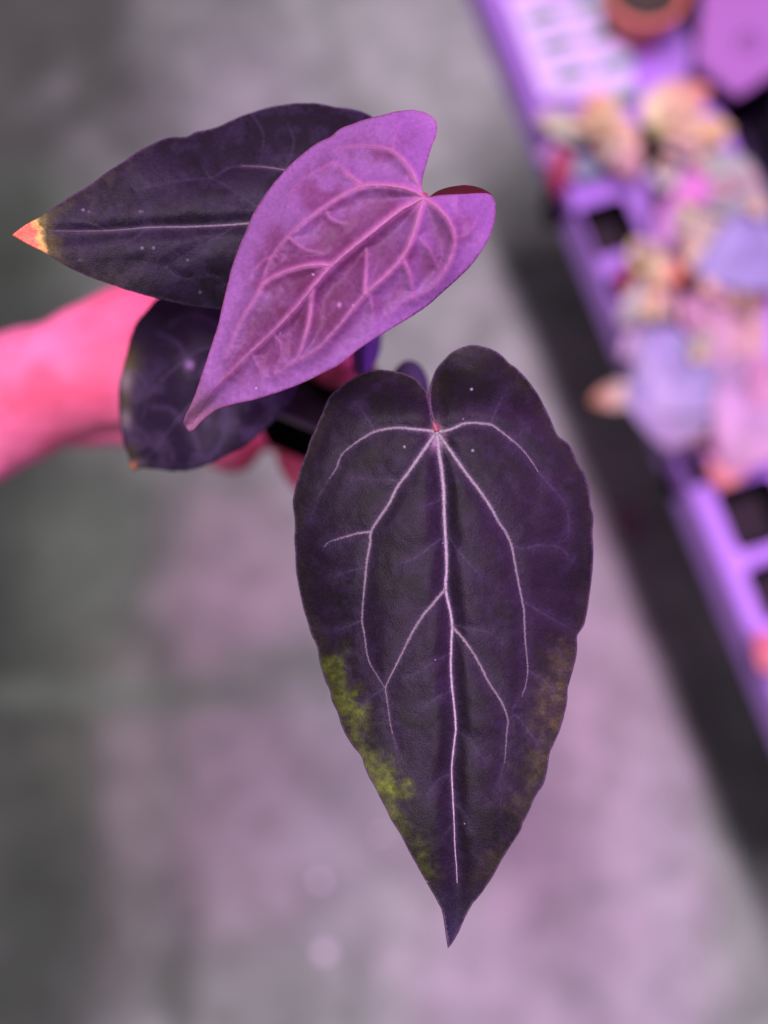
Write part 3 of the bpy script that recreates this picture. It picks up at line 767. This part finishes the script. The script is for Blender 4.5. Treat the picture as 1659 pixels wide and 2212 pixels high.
FINE = [r4(p) for p in ([(252, 745), (190, 850), (160, 950)], [(1300, 710), (1350, 770), (1400, 820), (1440, 880), (1455, 960), (1450, 1040)], [(1175, 1087), (1230, 1095), (1300, 1080), (1380, 1085), (1430, 1105), (1470, 1160)],
        [(810, 1050), (740, 1100), (680, 1145), (610, 1170)], [(845, 1030), (900, 1110), (950, 1170), (1020, 1240)], [(590, 755), (500, 750), (440, 750), (360, 740)], [(438, 1190), (350, 1210), (280, 1235)], [(810, 855), (720, 885)],
        [(1060, 475), (1090, 400), (1120, 340), (1150, 290)], [(480, 505), (440, 440), (400, 380)], [(1160, 560), (1230, 500)])] + \
       [r5(p) for p in ([(886, 738), (930, 760), (970, 800), (1000, 850), (1040, 890)], [(866, 535), (800, 565), (740, 610), (700, 640)], [(862, 950), (800, 985), (745, 1060)], [(862, 350), (780, 390), (700, 440), (640, 470)],
        [(1232, 90), (1280, 120), (1340, 155), (1400, 190), (1490, 245)], [(1248, 430), (1320, 480), (1380, 540)], [(880, 205), (960, 225), (1060, 245), (1120, 300)], [(1148, 685), (1190, 660), (1250, 740), (1300, 800)],
        [(1130, 900), (1105, 990), (1115, 1050)], [(1235, 520), (1190, 600), (1150, 670)], [(568, 750), (590, 830), (600, 900)], [(875, 1100), (930, 1150), (960, 1220)], [(878, 1200), (830, 1260)], [(534, 520), (470, 560), (420, 620)],
        [(416, 180), (350, 210), (280, 230)])]
V_all = V + [(f, 0, 0, 'fine') for f in FINE]
mid = np.array(V[0][0]) 
def base_big(x, y):
    sx_ = x - np.interp(y, mid[:, 1], mid[:, 0])
    d = .347 - .012 * (y - 940) / 1100
    d = d + .010 * (np.abs(sx_) / 300) ** 2 - .0035 * np.exp(-(sx_ / 60) ** 2) * 0
    d = d + .0022 * np.sin(y / 105 + 1.0) * sstep(120, 320, np.abs(sx_))                # wavy margins
    d = d - .006 * sstep(1750, 2060, y) * -1                                              # drip tip bends away
    d = d + .008 * sstep(915, 760, y)                                                     # lobes bend back
    d = d + .0018 * np.exp(-(sx_ / 26) ** 2)                                              # channel along the midrib
    return d
big = Leaf(out, V_all, base_big, relief=.00085, width=20, corners=(0, 57, len(out) - 1), ragged=1.5, seed=4)
finelines = [catmull(f, 5) for f in FINE]
def col_big(x, y, ed, h, near):
    n = len(x)
    c = np.tile(np.array([.0195, .0095, .021]), (n, 1))
    big_n = fbm(x / 90, y / 90, 51); med = fbm(x / 22, y / 22, 52); sm_ = fbm(x / 7, y / 7, 53, 3)
    c = lerp(c, (.013, .0095, .0115), sstep(.45, .62, big_n) * .8)
    c = lerp(c, (.034, .018, .048), sstep(.50, .70, med) * .5)
    c = lerp(c, (.045, .025, .064), np.exp(-(near / 17) ** 2) * (.25 + .5 * sm_))
    # fine veins: faint violet lines
    for f in finelines:
        d, v = seg_dist(x, y, f, np.linspace(1, .25, len(f)))
        c = lerp(c, (.10, .065, .12), np.exp(-(d / 2.2) ** 2) * (.10 + .55 * v) * (.1 + 1.1 * sm_))
    # pale halo beside the ribs and the white hub
    for line, w0, w1, k in big.veins[:8]:
        d, v = seg_dist(x, y, line, np.linspace(1, 0, len(line)))
        hw = 1.5 + .5 * (w1 + (w0 - w1) * v)
        c = lerp(c, (.15, .095, .16), np.exp(-(d / (hw * 1.15)) ** 2) * (.25 + .75 * v) * (.4 + .7 * sm_) * .9)
    c = lerp(c, (.34, .20, .29), gauss(x, y, 945, 944, 15, 24) * (.3 + .6 * sm_))
    c = lerp(c, (.55, .05, .05), gauss(x, y, 940, 931, 5, 6) * .9)
    # yellow-green chlorotic patches along the left margin, olive tan along the right
    mott = sstep(.32, .62, fbm(x / 13, y / 13, 61, 3)) * .5 + .5
    cellp = .75 + .5 * (fbm(x / 4, y / 4, 62, 2))
    wx = x + (fbm(x / 26, y / 26, 65, 3) - .5) * 62; wy = y + (fbm(x / 26 + 40, y / 26, 66, 3) - .5) * 95
    g = np.zeros(n)
    for cx, cy, r, a in ((250, 400, 70, .35), (300, 520, 60, .45), (325, 600, 62, .65), (370, 690, 60, .6), (385, 780, 50, .45), (450, 900, 62, .65), (500, 960, 58, .8), (545, 1050, 62, 1.05), (575, 1130, 55, .6), (600, 1210, 60, .32), (680, 1320, 55, .30), (745, 1440, 45, .35)):
        p = r5([(cx, cy)])[0]; g = np.maximum(g, a * gauss(wx, wy, p[0], p[1], r * .47))
    c = lerp(c, (.22, .265, .02), np.clip(g * mott * cellp * 1.1, 0, 1))
    g = np.zeros(n)
    for cx, cy, r, a in ((1430, 390, 80, .5), (1400, 560, 90, .7), (1370, 690, 80, .7), (1330, 860, 70, .4), (1290, 990, 60, .35), (1220, 1120, 60, .3), (1080, 1380, 60, .2), (1030, 1490, 55, .15)):
        p = r5([(cx, cy)])[0]; g = np.maximum(g, a * gauss(wx, wy, p[0], p[1], r * .47))
    c = lerp(c, (.16, .13, .05), np.clip(g * mott * cellp, 0, 1))
    g = sstep(34, 4, ed) * .5 * sstep(.3, .6, fbm(x / 40, y / 40, 63))
    c = lerp(c, (.032, .026, .014), g)
    for cx, cy, rx, ry, a in ((970, 180, 80, 60, .5), (1230, 270, 60, 60, .5), (820, 270, 30, 70, .4), (450, 640, 60, 40, .35), (200, 800, 50, 90, .25)):
        p = r4([(cx, cy)])[0]; c = lerp(c, (.026, .024, .009), a * gauss(x, y, p[0], p[1], rx * .43, ry * .43))
    # rosy margin line
    c = lerp(c, (.21, .12, .22), sstep(3.4, .6, ed) * .85)
    c = lerp(c, (.045, .028, .075), sstep(1880, 2030, y) * .9 * sstep(1, 6, ed))
    c = c * np.array([.50, .60, .50])
    c = lerp(c, (.40, .26, .36), gauss(x, y, 945, 946, 13, 22) * (.25 + .75 * sm_))
    c = lerp(c, (.30, .03, .04), gauss(x, y, 941, 932, 5, 7) * .8)
    # pale specks at random points
    rs = np.random.RandomState(8)
    for k in range(9):
        i = rs.randint(n); c = lerp(c, (.7, .65, .75), gauss(x, y, x[i], y[i], rs.uniform(.6, 1.0)) * .35)
    return c
lf = big.build('leaf', plant, M_DARK, col_big, 4.6, 2.3, .0005)
lf['label'] = 'largest dark velvet leaf with pale veins, front right'
vc0 = (.235, .225, .215); vc1 = (.10, .09, .075)
names = ['midrib'] + ['vein'] * 7
for k, ((ln, w0, w1, kd), nm) in enumerate(zip(V, names)):
    ribbon_tube(nm, lf, M_VEIN, big, ln, w0, w1, vc0 if k < 5 else (.21, .19, .165), vc1 if k else (.45, .32, .45), seed=k * 7, rough=.30, flat=.6)
# white hairs lining the ribs
def hairs(leaf, V, parent, m, n_per=3.0, length=6, col=(.30, .26, .29)):
    vs = []; fs = []; rs = np.random.RandomState(5)
    for (ln, w0, w1, kd) in V:
        L = catmull(ln, 1.0); T = np.gradient(L, axis=0); T /= np.linalg.norm(T, axis=1)[:, None] + 1e-9
        N = np.stack([-T[:, 1], T[:, 0]], 1); nn = len(L)
        for k in range(int(nn * n_per)):
            i = rs.randint(nn); t = i / nn
            if rs.rand() < t * .5: continue
            wd = (w0 + (w1 - w0) * t) * .5; s_ = rs.choice([-1, 1])
            a = L[i] + N[i] * s_ * wd * rs.uniform(.3, .95); b = a + (N[i] * s_ * rs.uniform(.3, 1) + T[i] * rs.uniform(-.6, .6)) * length * rs.uniform(.25, .9) * (1 - .5 * t)
            q = T[i] * .42
            da = leaf.base(np.array([a[0]]), np.array([a[1]]))[0]
            vs += [(a[0] - q[0], a[1] - q[1], a), (a[0] + q[0], a[1] + q[1], a), (b[0], b[1], b)]
            j = len(vs) - 3; fs.append((j, j + 1, j + 2))
    A = np.array([(v[0], v[1]) for v in vs]); d = leaf.depth(A[:, 0], A[:, 1])
    d = d - np.tile([.00015, .00015, .0006], len(vs) // 3)
    me = mesh('vein_fuzz', place(A[:, 0], A[:, 1], d), fs); pigment(me, np.tile(np.array(col), (len(A), 1)))
    o = link('vein_fuzz', me, parent, m); o['kind'] = 'stuff'; return o
hairs(big, V, lf, M_VEIN)

# ---- the young pink leaf
out = r1([(1388, 350), (1379, 325), (1381, 290), (1395, 240), (1410, 190), (1425, 150), (1426, 112), (1402, 84), (1360, 70), (1300, 72), (1250, 85), (1200, 97), (1150, 115), (1110, 130), (1080, 155), (1030, 180), (985, 215),
          (945, 250), (900, 300), (860, 355), (825, 410), (800, 470), (775, 530), (755, 590), (740, 650), (728, 700), (715, 760), (700, 810), (680, 870), (660, 930), (640, 990), (620, 1040), (604, 1080), (603, 1100), (616, 1118),
          (632, 1110), (650, 1090), (680, 1065), (710, 1045), (760, 1030), (820, 1018), (880, 1000), (940, 980), (1000, 955), (1060, 925), (1110, 900), (1160, 860), (1210, 825), (1260, 795), (1310, 765), (1350, 740),
          (1400, 705), (1440, 670), (1490, 625), (1540, 575), (1580, 520), (1605, 470), (1618, 420), (1618, 370), (1600, 345), (1570, 340), (1520, 343), (1470, 345), (1430, 348), (1400, 354)])
VP = [
 (r1([(1384, 354), (1340, 378), (1300, 402), (1220, 465), (1150, 520), (1080, 582), (1020, 650), (960, 722), (890, 795), (820, 860), (760, 920), (700, 980), (655, 1045), (625, 1095)]), 9, 2.0, 'main'),
 (r1([(1384, 358), (1372, 400), (1352, 470), (1322, 540), (1270, 602), (1200, 665), (1150, 722), (1090, 795), (1030, 855), (970, 888)]), 7, 2.0, 'main'),
 (r1([(1380, 352), (1350, 335), (1310, 322), (1250, 315), (1190, 318), (1130, 342), (1060, 385), (1000, 430), (940, 482), (890, 545), (865, 600)]), 7, 1.8, 'main'),
 (r1([(1380, 348), (1362, 310), (1345, 270), (1318, 235), (1280, 202), (1220, 188), (1150, 186), (1090, 200)]), 5, 1.4, 'side'),
 (r1([(1390, 360), (1430, 388), (1465, 430), (1486, 485), (1476, 550), (1445, 610), (1405, 655), (1350, 680)]), 6, 1.6, 'main'),
 (r1([(1082, 578), (1040, 574), (990, 580), (930, 598), (862, 633), (830, 690), (790, 750), (755, 830), (735, 880)]), 5, 1.5, 'side'),
 (r1([(1020, 655), (1015, 710), (1005, 770), (985, 840), (965, 888), (900, 930)]), 4.5, 1.5, 'side'),
 (r1([(1185, 316), (1150, 290), (1120, 262), (1085, 240)]), 4.5, 1.5, 'side'),
 (r1([(1315, 555), (1338, 605), (1352, 672)]), 4, 1.4, 'side'),
 (r1([(1192, 670), (1194, 610), (1198, 545), (1195, 520)]), 3.6, 1.3, 'side'),
]
FP = [r1(p) for p in ([(1282, 202), (1292, 150), (1310, 105)], [(1085, 240), (1030, 270), (980, 300), (930, 360)], [(1208, 670), (1218, 730), (1215, 790)], [(1060, 388), (1080, 420), (1130, 440)], [(865, 600), (850, 640)],
      [(940, 482), (990, 520), (1060, 540)], [(1345, 265), (1310, 330)], [(1486, 485), (1530, 470), (1560, 420)], [(1350, 680), (1310, 700), (1270, 740)], [(890, 795), (920, 850), (900, 930)], [(1350, 470), (1400, 520), (1440, 600)],
      [(820, 860), (850, 920), (860, 980)], [(1490, 350), (1492, 420)], [(900, 545), (860, 560), (820, 600)])]
mp_ = np.array([VP[0][0][0], VP[0][0][-1]]); ax_ = (mp_[1] - mp_[0]); AL = np.linalg.norm(ax_); ax_ = ax_ / AL; nx_ = np.array([-ax_[1], ax_[0]])
def base_pink(x, y):
    a = (x - mp_[0][0]) * ax_[0] + (y - mp_[0][1]) * ax_[1]; s_ = (x - mp_[0][0]) * nx_[0] + (y - mp_[0][1]) * nx_[1]
    d = .332 + .010 * (a / AL) ** 2 + .006 * (np.abs(s_) / 220) ** 2
    d = d + .0014 * np.sin(a / 62 + np.sign(s_)) * sstep(70, 230, np.abs(s_)) + .0016 * np.exp(-(s_ / 30) ** 2)
    d = d + .010 * sstep(-20, -130, a) + .006 * sstep(150, 290, np.abs(s_))
    d = d + .004 * sstep(.86, 1.02, a / AL) - .004 * sstep(.80, 1.0, a / AL) * sstep(28, 0, np.abs(s_)) * -1
    return d
pink = Leaf(out, VP + [(f, 0, 0, 'fine') for f in FP], base_pink, relief=-.0028, width=17, corners=(0,), ragged=1.1, seed=14)
pl = [catmull(f, 5) for f in FP]
def col_pink(x, y, ed, h, near):
    n = len(x); c = np.tile(np.array([.23, .105, .28]), (n, 1))
    a = (x - mp_[0][0]) * ax_[0] + (y - mp_[0][1]) * ax_[1]; s_ = (x - mp_[0][0]) * nx_[0] + (y - mp_[0][1]) * nx_[1]
    n1 = fbm(x / 55, y / 55, 71); n2 = fbm(x / 16, y / 16, 72); n3 = fbm(x / 5, y / 5, 73, 3)
    c = lerp(c, (.16, .045, .13), sstep(.42, .66, n1) * sstep(14, 70, ed) * .85)         # wine red blade between the veins
    c = lerp(c, (.15, .035, .12), np.exp(-(s_ / 75) ** 2) * sstep(60, 200, a) * sstep(AL * .8, AL * .45, a) * .5)
    for cx, cy, rx, ry, a_ in ((1250, 400, 60, 45, .7), (1120, 490, 90, 45, .9), (1000, 640, 80, 50, .8), (910, 745, 90, 45, .9), (1130, 640, 50, 60, .7), (1090, 750, 55, 60, .7), (830, 850, 60, 50, .5), (1250, 530, 45, 70, .7),
                             (1400, 580, 50, 50, .8), (1430, 470, 35, 60, .6), (960, 560, 80, 30, .5), (1030, 800, 40, 70, .5)):
        p = r1([(cx, cy)])[0]; c = lerp(c, (.105, .026, .072), a_ * gauss(x, y, p[0], p[1], rx * .9, ry * .9) * (.7 + .6 * n2))  # wine patches, with the shade of the quilted valleys painted in
    c = lerp(c, (.36, .15, .42), sstep(.5, .72, n2) * .14)
    c = lerp(c, (.30, .13, .37), sstep(60, 8, ed) * .45)
    c = c * (.86 + .28 * n3)[:, None]
    for f in pl:
        d, v = seg_dist(x, y, f, np.linspace(1, .2, len(f)))
        c = lerp(c, (.38, .14, .33), np.exp(-(d / 3.4) ** 2) * (.1 + .4 * v))
    c = c * np.array([.80, .78, .74])
    for line, w0, w1, k in pink.veins[:10]:
        d, v = seg_dist(x, y, line, np.linspace(1, 0, len(line)))
        hw = .9 + .5 * (w1 + (w0 - w1) * v)
        c = lerp(c, (.32, .11, .24), np.exp(-(d / (hw * 2.1)) ** 2) * (.35 + .6 * v))
    c = lerp(c, (.30, .15, .22), sstep(AL * .86, AL * .98, a) * .8)
    c = lerp(c, (.26, .08, .16), sstep(2.6, .5, ed) * .7)
    rs = np.random.RandomState(9)
    for k in range(4):
        i = rs.randint(n); c = lerp(c, (.6, .45, .65), gauss(x, y, x[i], y[i], rs.uniform(.6, 1.1), rs.uniform(.9, 3)) * .7)
    p = r1([(1108, 705)])[0]; c = lerp(c, (.5, .3, .55), gauss(x, y, p[0], p[1], 4, 5) * .6)
    p = r1([(1018, 755)])[0]; c = lerp(c, (.12, .03, .08), gauss(x, y, p[0], p[1], 2.5, 5) * .8)
    return c
lf = pink.build('leaf', plant, M_PINK, col_pink, 4.6, 2.4, .00045)
lf['label'] = 'young glossy pink-purple leaf, uppermost, in the middle'
for k, (ln, w0, w1, kd) in enumerate(VP):
    ribbon_tube('midrib' if k == 0 else 'vein', lf, M_PVEIN, pink, ln, w0, w1, (.28, .105, .19), (.17, .07, .15), seed=100 + k * 7, rough=.10, flat=.75)
# back-folded rim of the right lobe, wine red
fo = r1([(1400, 353), (1430, 333), (1470, 320), (1520, 314), (1565, 322), (1600, 340), (1612, 362), (1590, 352), (1560, 350), (1520, 352), (1470, 354), (1430, 358)])
def base_fold(x, y): return base_pink(x, y) + .0010 + .012 * sstep(430, 398, y)
fold = Leaf(fo, [], base_fold, relief=.0002, corners=(0, 6), ragged=.6, seed=30)
def col_fold(x, y, ed, h, near):
    c = np.tile(np.array([.055, .003, .006]), (len(x), 1)); return lerp(c, (.16, .015, .03), sstep(4, .5, ed) * .5)
o = fold.build('folded_margin', lf, M_FOLD, col_fold, 4, None, .0004)
o['label'] = 'dark wine-red rim folded back'

# ---- the dark leaf pointing left
out = r1([(40, 478), (75, 450), (130, 418), (180, 385), (240, 345), (300, 310), (350, 270), (400, 240), (450, 205), (520, 170), (560, 158), (610, 155), (640, 140), (700, 128), (760, 100), (820, 78), (880, 60), (940, 50),
          (1000, 46), (1050, 50), (1100, 60), (1150, 66), (1190, 78), (1222, 100), (1230, 160), (1215, 230), (1170, 300), (1110, 360), (1150, 420), (1160, 500), (1130, 580), (1060, 650), (960, 700), (860, 722), (780, 724), (700, 718), (640, 712),
          (580, 700), (520, 686), (450, 668), (380, 645), (320, 625), (260, 600), (200, 570), (140, 530), (95, 508)])
VL = [
 (r1([(95, 463), (200, 464), (350, 463), (480, 453), (620, 450), (740, 445), (820, 438), (900, 425), (1000, 400), (1100, 362)])[::-1], 5.5, 1.3, 'main'),
 (r1([(1105, 360), (1030, 300), (980, 275), (930, 265), (860, 255), (790, 252)]), 4.5, 1.3, 'side'),
 (r1([(1105, 360), (1040, 430), (980, 520), (900, 600)]), 4.5, 1.3, 'side'),
]
FL = [r1(p) for p in ([(790, 252), (750, 258), (690, 290), (620, 295), (540, 308), (440, 330)], [(850, 392), (780, 345), (720, 305), (685, 288), (660, 250)], [(770, 447), (700, 490), (640, 522), (590, 550), (540, 583), (460, 565), (360, 570)],
      [(540, 583), (600, 620), (700, 610), (740, 640)], [(350, 463), (300, 440), (230, 425)], [(480, 455), (420, 500), (330, 520)], [(590, 550), (560, 520)], [(820, 78), (860, 150), (850, 250)], [(930, 265), (960, 180), (940, 110)])]
def base_left(x, y):
    yy = 192 + .6614 * 450; s_ = (y - yy - (x - 400) * -.08)
    d = .351 + .000010 * (x - 60) * 1.2 + .007 * (np.abs(s_) / 180) ** 2
    d = d + .0018 * np.sin(x / 62) * sstep(60, 170, np.abs(s_)) + .001 * np.exp(-(s_ / 20) ** 2)
    return d
left = Leaf(out, VL + [(f, 0, 0, 'fine') for f in FL], base_left, relief=.0010, width=22, corners=(0,), ragged=1.5, seed=24)
ll = [catmull(f, 6) for f in FL]
def col_left(x, y, ed, h, near):
    n = len(x); c = np.tile(np.array([.022, .015, .030]), (n, 1))
    n1 = fbm(x / 60, y / 60, 81); n2 = fbm(x / 20, y / 20, 82); n3 = fbm(x / 6, y / 6, 83, 3)
    c = lerp(c, (.014, .011, .015), sstep(.45, .62, n1) * .8); c = lerp(c, (.038, .027, .056), sstep(.5, .7, n2) * .5)
    for f in ll:
        d, v = seg_dist(x, y, f, np.linspace(1, .3, len(f)))
        c = lerp(c, (.075, .055, .10), np.exp(-(d / 2.6) ** 2) * (.1 + .45 * v) * (.5 + .7 * n3))
    for line, w0, w1, k in left.veins[:3]:
        d, v = seg_dist(x, y, line, np.linspace(1, 0, len(line)))
        c = lerp(c, (.09, .065, .11), np.exp(-(d / 4) ** 2) * .6)
    # olive flush towards the left margin, yellow then salmon at the tip
    g = sstep(30, 4, ed) * sstep(260, 130, x) * .28 + sstep(62, 12, ed) * sstep(460, 150, x) * sstep(.40, .66, n2) * .4
    c = lerp(c, (.055, .052, .014), np.clip(g, 0, 1))
    t = x + 11 + (n2 - .5) * 34 + (n3 - .5) * 10 - (y - 505) * .22
    c = lerp(c, (.13, .125, .02), sstep(150, 112, t) * .6); c = lerp(c, (.60, .42, .10), sstep(106, 92, t) * .85); c = lerp(c, (.85, .15, .08), sstep(96, 82, t))
    c = lerp(c, (.16, .09, .17), sstep(3.0, .6, ed) * .7 * sstep(90, 120, x))
    k_ = np.where(x < 100, 1, .54)[:, None]; c = c * k_
    for (a, b) in ((270, 395), (305, 405), (290, 400), (460, 400), (612, 558), (465, 518), (262, 560), (500, 520), (655, 665)):
        p = r1([(a, b)])[0]; c = lerp(c, (.3, .27, .33), gauss(x, y, p[0], p[1], 2.2, 1.1) * .7)
    return c
lf = left.build('leaf', plant, M_DARK, col_left, 5.0, 2.6, .0005)
lf['label'] = 'dark leaf pointing left with salmon and yellow tip'
for k, (ln, w0, w1, kd) in enumerate(VL):
    ribbon_tube('midrib' if k == 0 else 'vein', lf, M_VEIN, left, ln, w0, w1, (.24, .21, .21), (.09, .075, .095), seed=200 + k * 7, rough=.25)

# ---- the lower dark leaf behind, softly out of focus
out = r6([(795, 95), (740, 150), (690, 210), (660, 270), (640, 360), (622, 420), (605, 490), (598, 560), (597, 640), (605, 740), (620, 820), (648, 890), (652, 930), (672, 960), (705, 950), (760, 950), (850, 962), (920, 963),
          (990, 950), (1060, 925), (1150, 880), (1230, 840), (1300, 780), (1360, 730), (1420, 660), (1470, 600), (1500, 520), (1480, 400), (1420, 280), (1330, 200), (1290, 280), (1220, 240), (1180, 120), (1060, 40), (920, 30)])
VW = [(r6([(1300, 300), (1150, 450), (1030, 560), (900, 700), (820, 800), (740, 890), (690, 940)]), 5, 1.4, 'main'),
      (r6([(1300, 300), (1150, 320), (1000, 360), (900, 430), (800, 520), (740, 600), (720, 700)]), 4, 1.2, 'side'),
      (r6([(1300, 300), (1350, 420), (1370, 560), (1330, 680), (1230, 780)]), 4, 1.2, 'side')]
FW = [r6(p) for p in ([(1030, 560), (1130, 640), (1130, 760), (1090, 860)], [(900, 700), (850, 650), (760, 640)], [(950, 430), (900, 330), (800, 270)], [(900, 700), (980, 780), (1000, 880)], [(1150, 320), (1080, 220), (950, 180), (850, 230)],
      [(750, 560), (700, 480), (660, 450)])]
def base_low(x, y):
    s_ = (x - 480) * .68 + (y - 820) * .73
    return .398 + .010 * (np.hypot(x - 480, y - 830) / 220) ** 2 + .002 * np.sin(x / 40) * sstep(60, 180, np.hypot(x - 480, y - 830)) + .001 * np.sin(y / 33)
low = Leaf(out, VW + [(f, 0, 0, 'fine') for f in FW], base_low, relief=.0016, width=22, ragged=2.2, seed=34)
lw = [catmull(f, 6) for f in FW]
def col_low(x, y, ed, h, near):
    n = len(x); c = np.tile(np.array([.022, .013, .031]), (n, 1)); n1 = fbm(x / 50, y / 50, 91); n2 = fbm(x / 18, y / 18, 92)
    c = lerp(c, (.055, .036, .078), sstep(.46, .66, n1) * .8 * sstep(720, 860, y)); c = lerp(c, (.018, .013, .022), sstep(.5, .7, n2) * .6)
    for f in lw:
        d, v = seg_dist(x, y, f, np.linspace(1, .3, len(f))); c = lerp(c, (.065, .043, .095), np.exp(-(d / 6) ** 2) * .6)
    for cx, cy, rx, ry, a in ((640, 410, 60, 90, .8), (625, 600, 40, 60, .6), (650, 870, 50, 50, .5)):
        p = r6([(cx, cy)])[0]; c = lerp(c, (.08, .075, .02), a * gauss(x, y, p[0], p[1], rx * .43, ry * .43))
    for cx, cy, rx, ry, a in ((630, 510, 30, 55, .9), (630, 700, 28, 50, .7), (690, 920, 50, 20, .4)):
        p = r6([(cx, cy)])[0]; c = lerp(c, (.22, .19, .18), a * gauss(x, y, p[0], p[1], rx * .43, ry * .43))
    p = r6([(952, 428)])[0]; c = lerp(c, (.30, .17, .38), gauss(x, y, p[0], p[1], 9))
    c = c * .75
    p = r6([(662, 945)])[0]; c = lerp(c, (.6, .22, .08), gauss(x, y, p[0], p[1], 9))
    return c
lf = low.build('leaf', plant, M_DARK, col_low, 5.5, None, .0005)
lf['label'] = 'broad blurred dark leaf with chewed yellow margin, lowest on the left'
for k, (ln, w0, w1, kd) in enumerate(VW):
    ribbon_tube('midrib' if k == 0 else 'vein', lf, M_VEIN, low, ln, w0, w1, (.075, .052, .11), (.055, .04, .08), seed=300 + k * 7)

# ---- small leaf peeping out behind the big one, and a narrow violet shoot
def ell(cx, cy, rx, ry, n=18, rot=0):
    return [(cx + rx * math.cos(2 * math.pi * k / n) * math.cos(rot) - ry * math.sin(2 * math.pi * k / n) * math.sin(rot), cy + rx * math.cos(2 * math.pi * k / n) * math.sin(rot) + ry * math.sin(2 * math.pi * k / n) * math.cos(rot)) for k in range(n)]
sl = Leaf(ell(884, 850, 44, 72), [([(884, 900), (882, 850), (880, 800)], 3, 1, 'main')], lambda x, y: .418 + .004 * ((x - 884) / 40) ** 2 + .0 * y, relief=.0008, seed=44)
lf = sl.build('leaf', plant, M_DARK, lambda x, y, ed, h, near: np.tile(np.array([.05, .042, .075]), (len(x), 1)), 5, None)
lf['label'] = 'small dark leaf half hidden behind the largest leaf'
sl = Leaf(ell(792, 752, 30, 62, rot=.25), [], lambda x, y: .430 + .008 * ((x - 790) / 30) ** 2 + .0 * y, relief=.0008, seed=45)
lf = sl.build('leaf', plant, M_DARK, lambda x, y, ed, h, near: np.tile(np.array([.085, .045, .17]), (len(x), 1)), 5, None)
lf['label'] = 'narrow violet leaf seen edge-on below the pink leaf'

# ---- leaf stalks
def st(pts, r, lab=None):
    o = tube('leaf_stalk', [P(*p) for p in pts], r, plant, M_STALK)
    if lab: o['label'] = lab
    return o
def bd(L, x, y, e=.0008): return float(L.depth(x, y)[0]) + e
st([(944, 934, bd(big, 944, 936, .0002)), (934, 905, .3515), (926, 872, .357), (905, 850, .37), (850, 840, .41), (790, 800, .478)], [.0009, .0011, .0013, .0015, .0018, .0022])
st([(917, 424, bd(pink, 917, 428, .0004)), (912, 440, .345), (880, 520, .37), (830, 650, .42), (785, 760, .478)], [.0010, .0013, .0015, .0017, .002])
st([(734, 430, bd(left, 734, 430, .001)), (750, 480, .375), (770, 600, .42), (778, 750, .478)], [.0012, .0015, .0018, .002])
st([(560, 735, bd(low, 560, 735, .001)), (620, 740, .425), (720, 760, .45), (775, 770, .478)], [.0012, .0015, .0018, .002])
st([(884, 905, .4185), (870, 880, .44), (800, 790, .478)], [.001, .0013, .0016])
st([(785, 800, .432), (786, 790, .45), (788, 785, .478)], [.001, .0013, .0016])
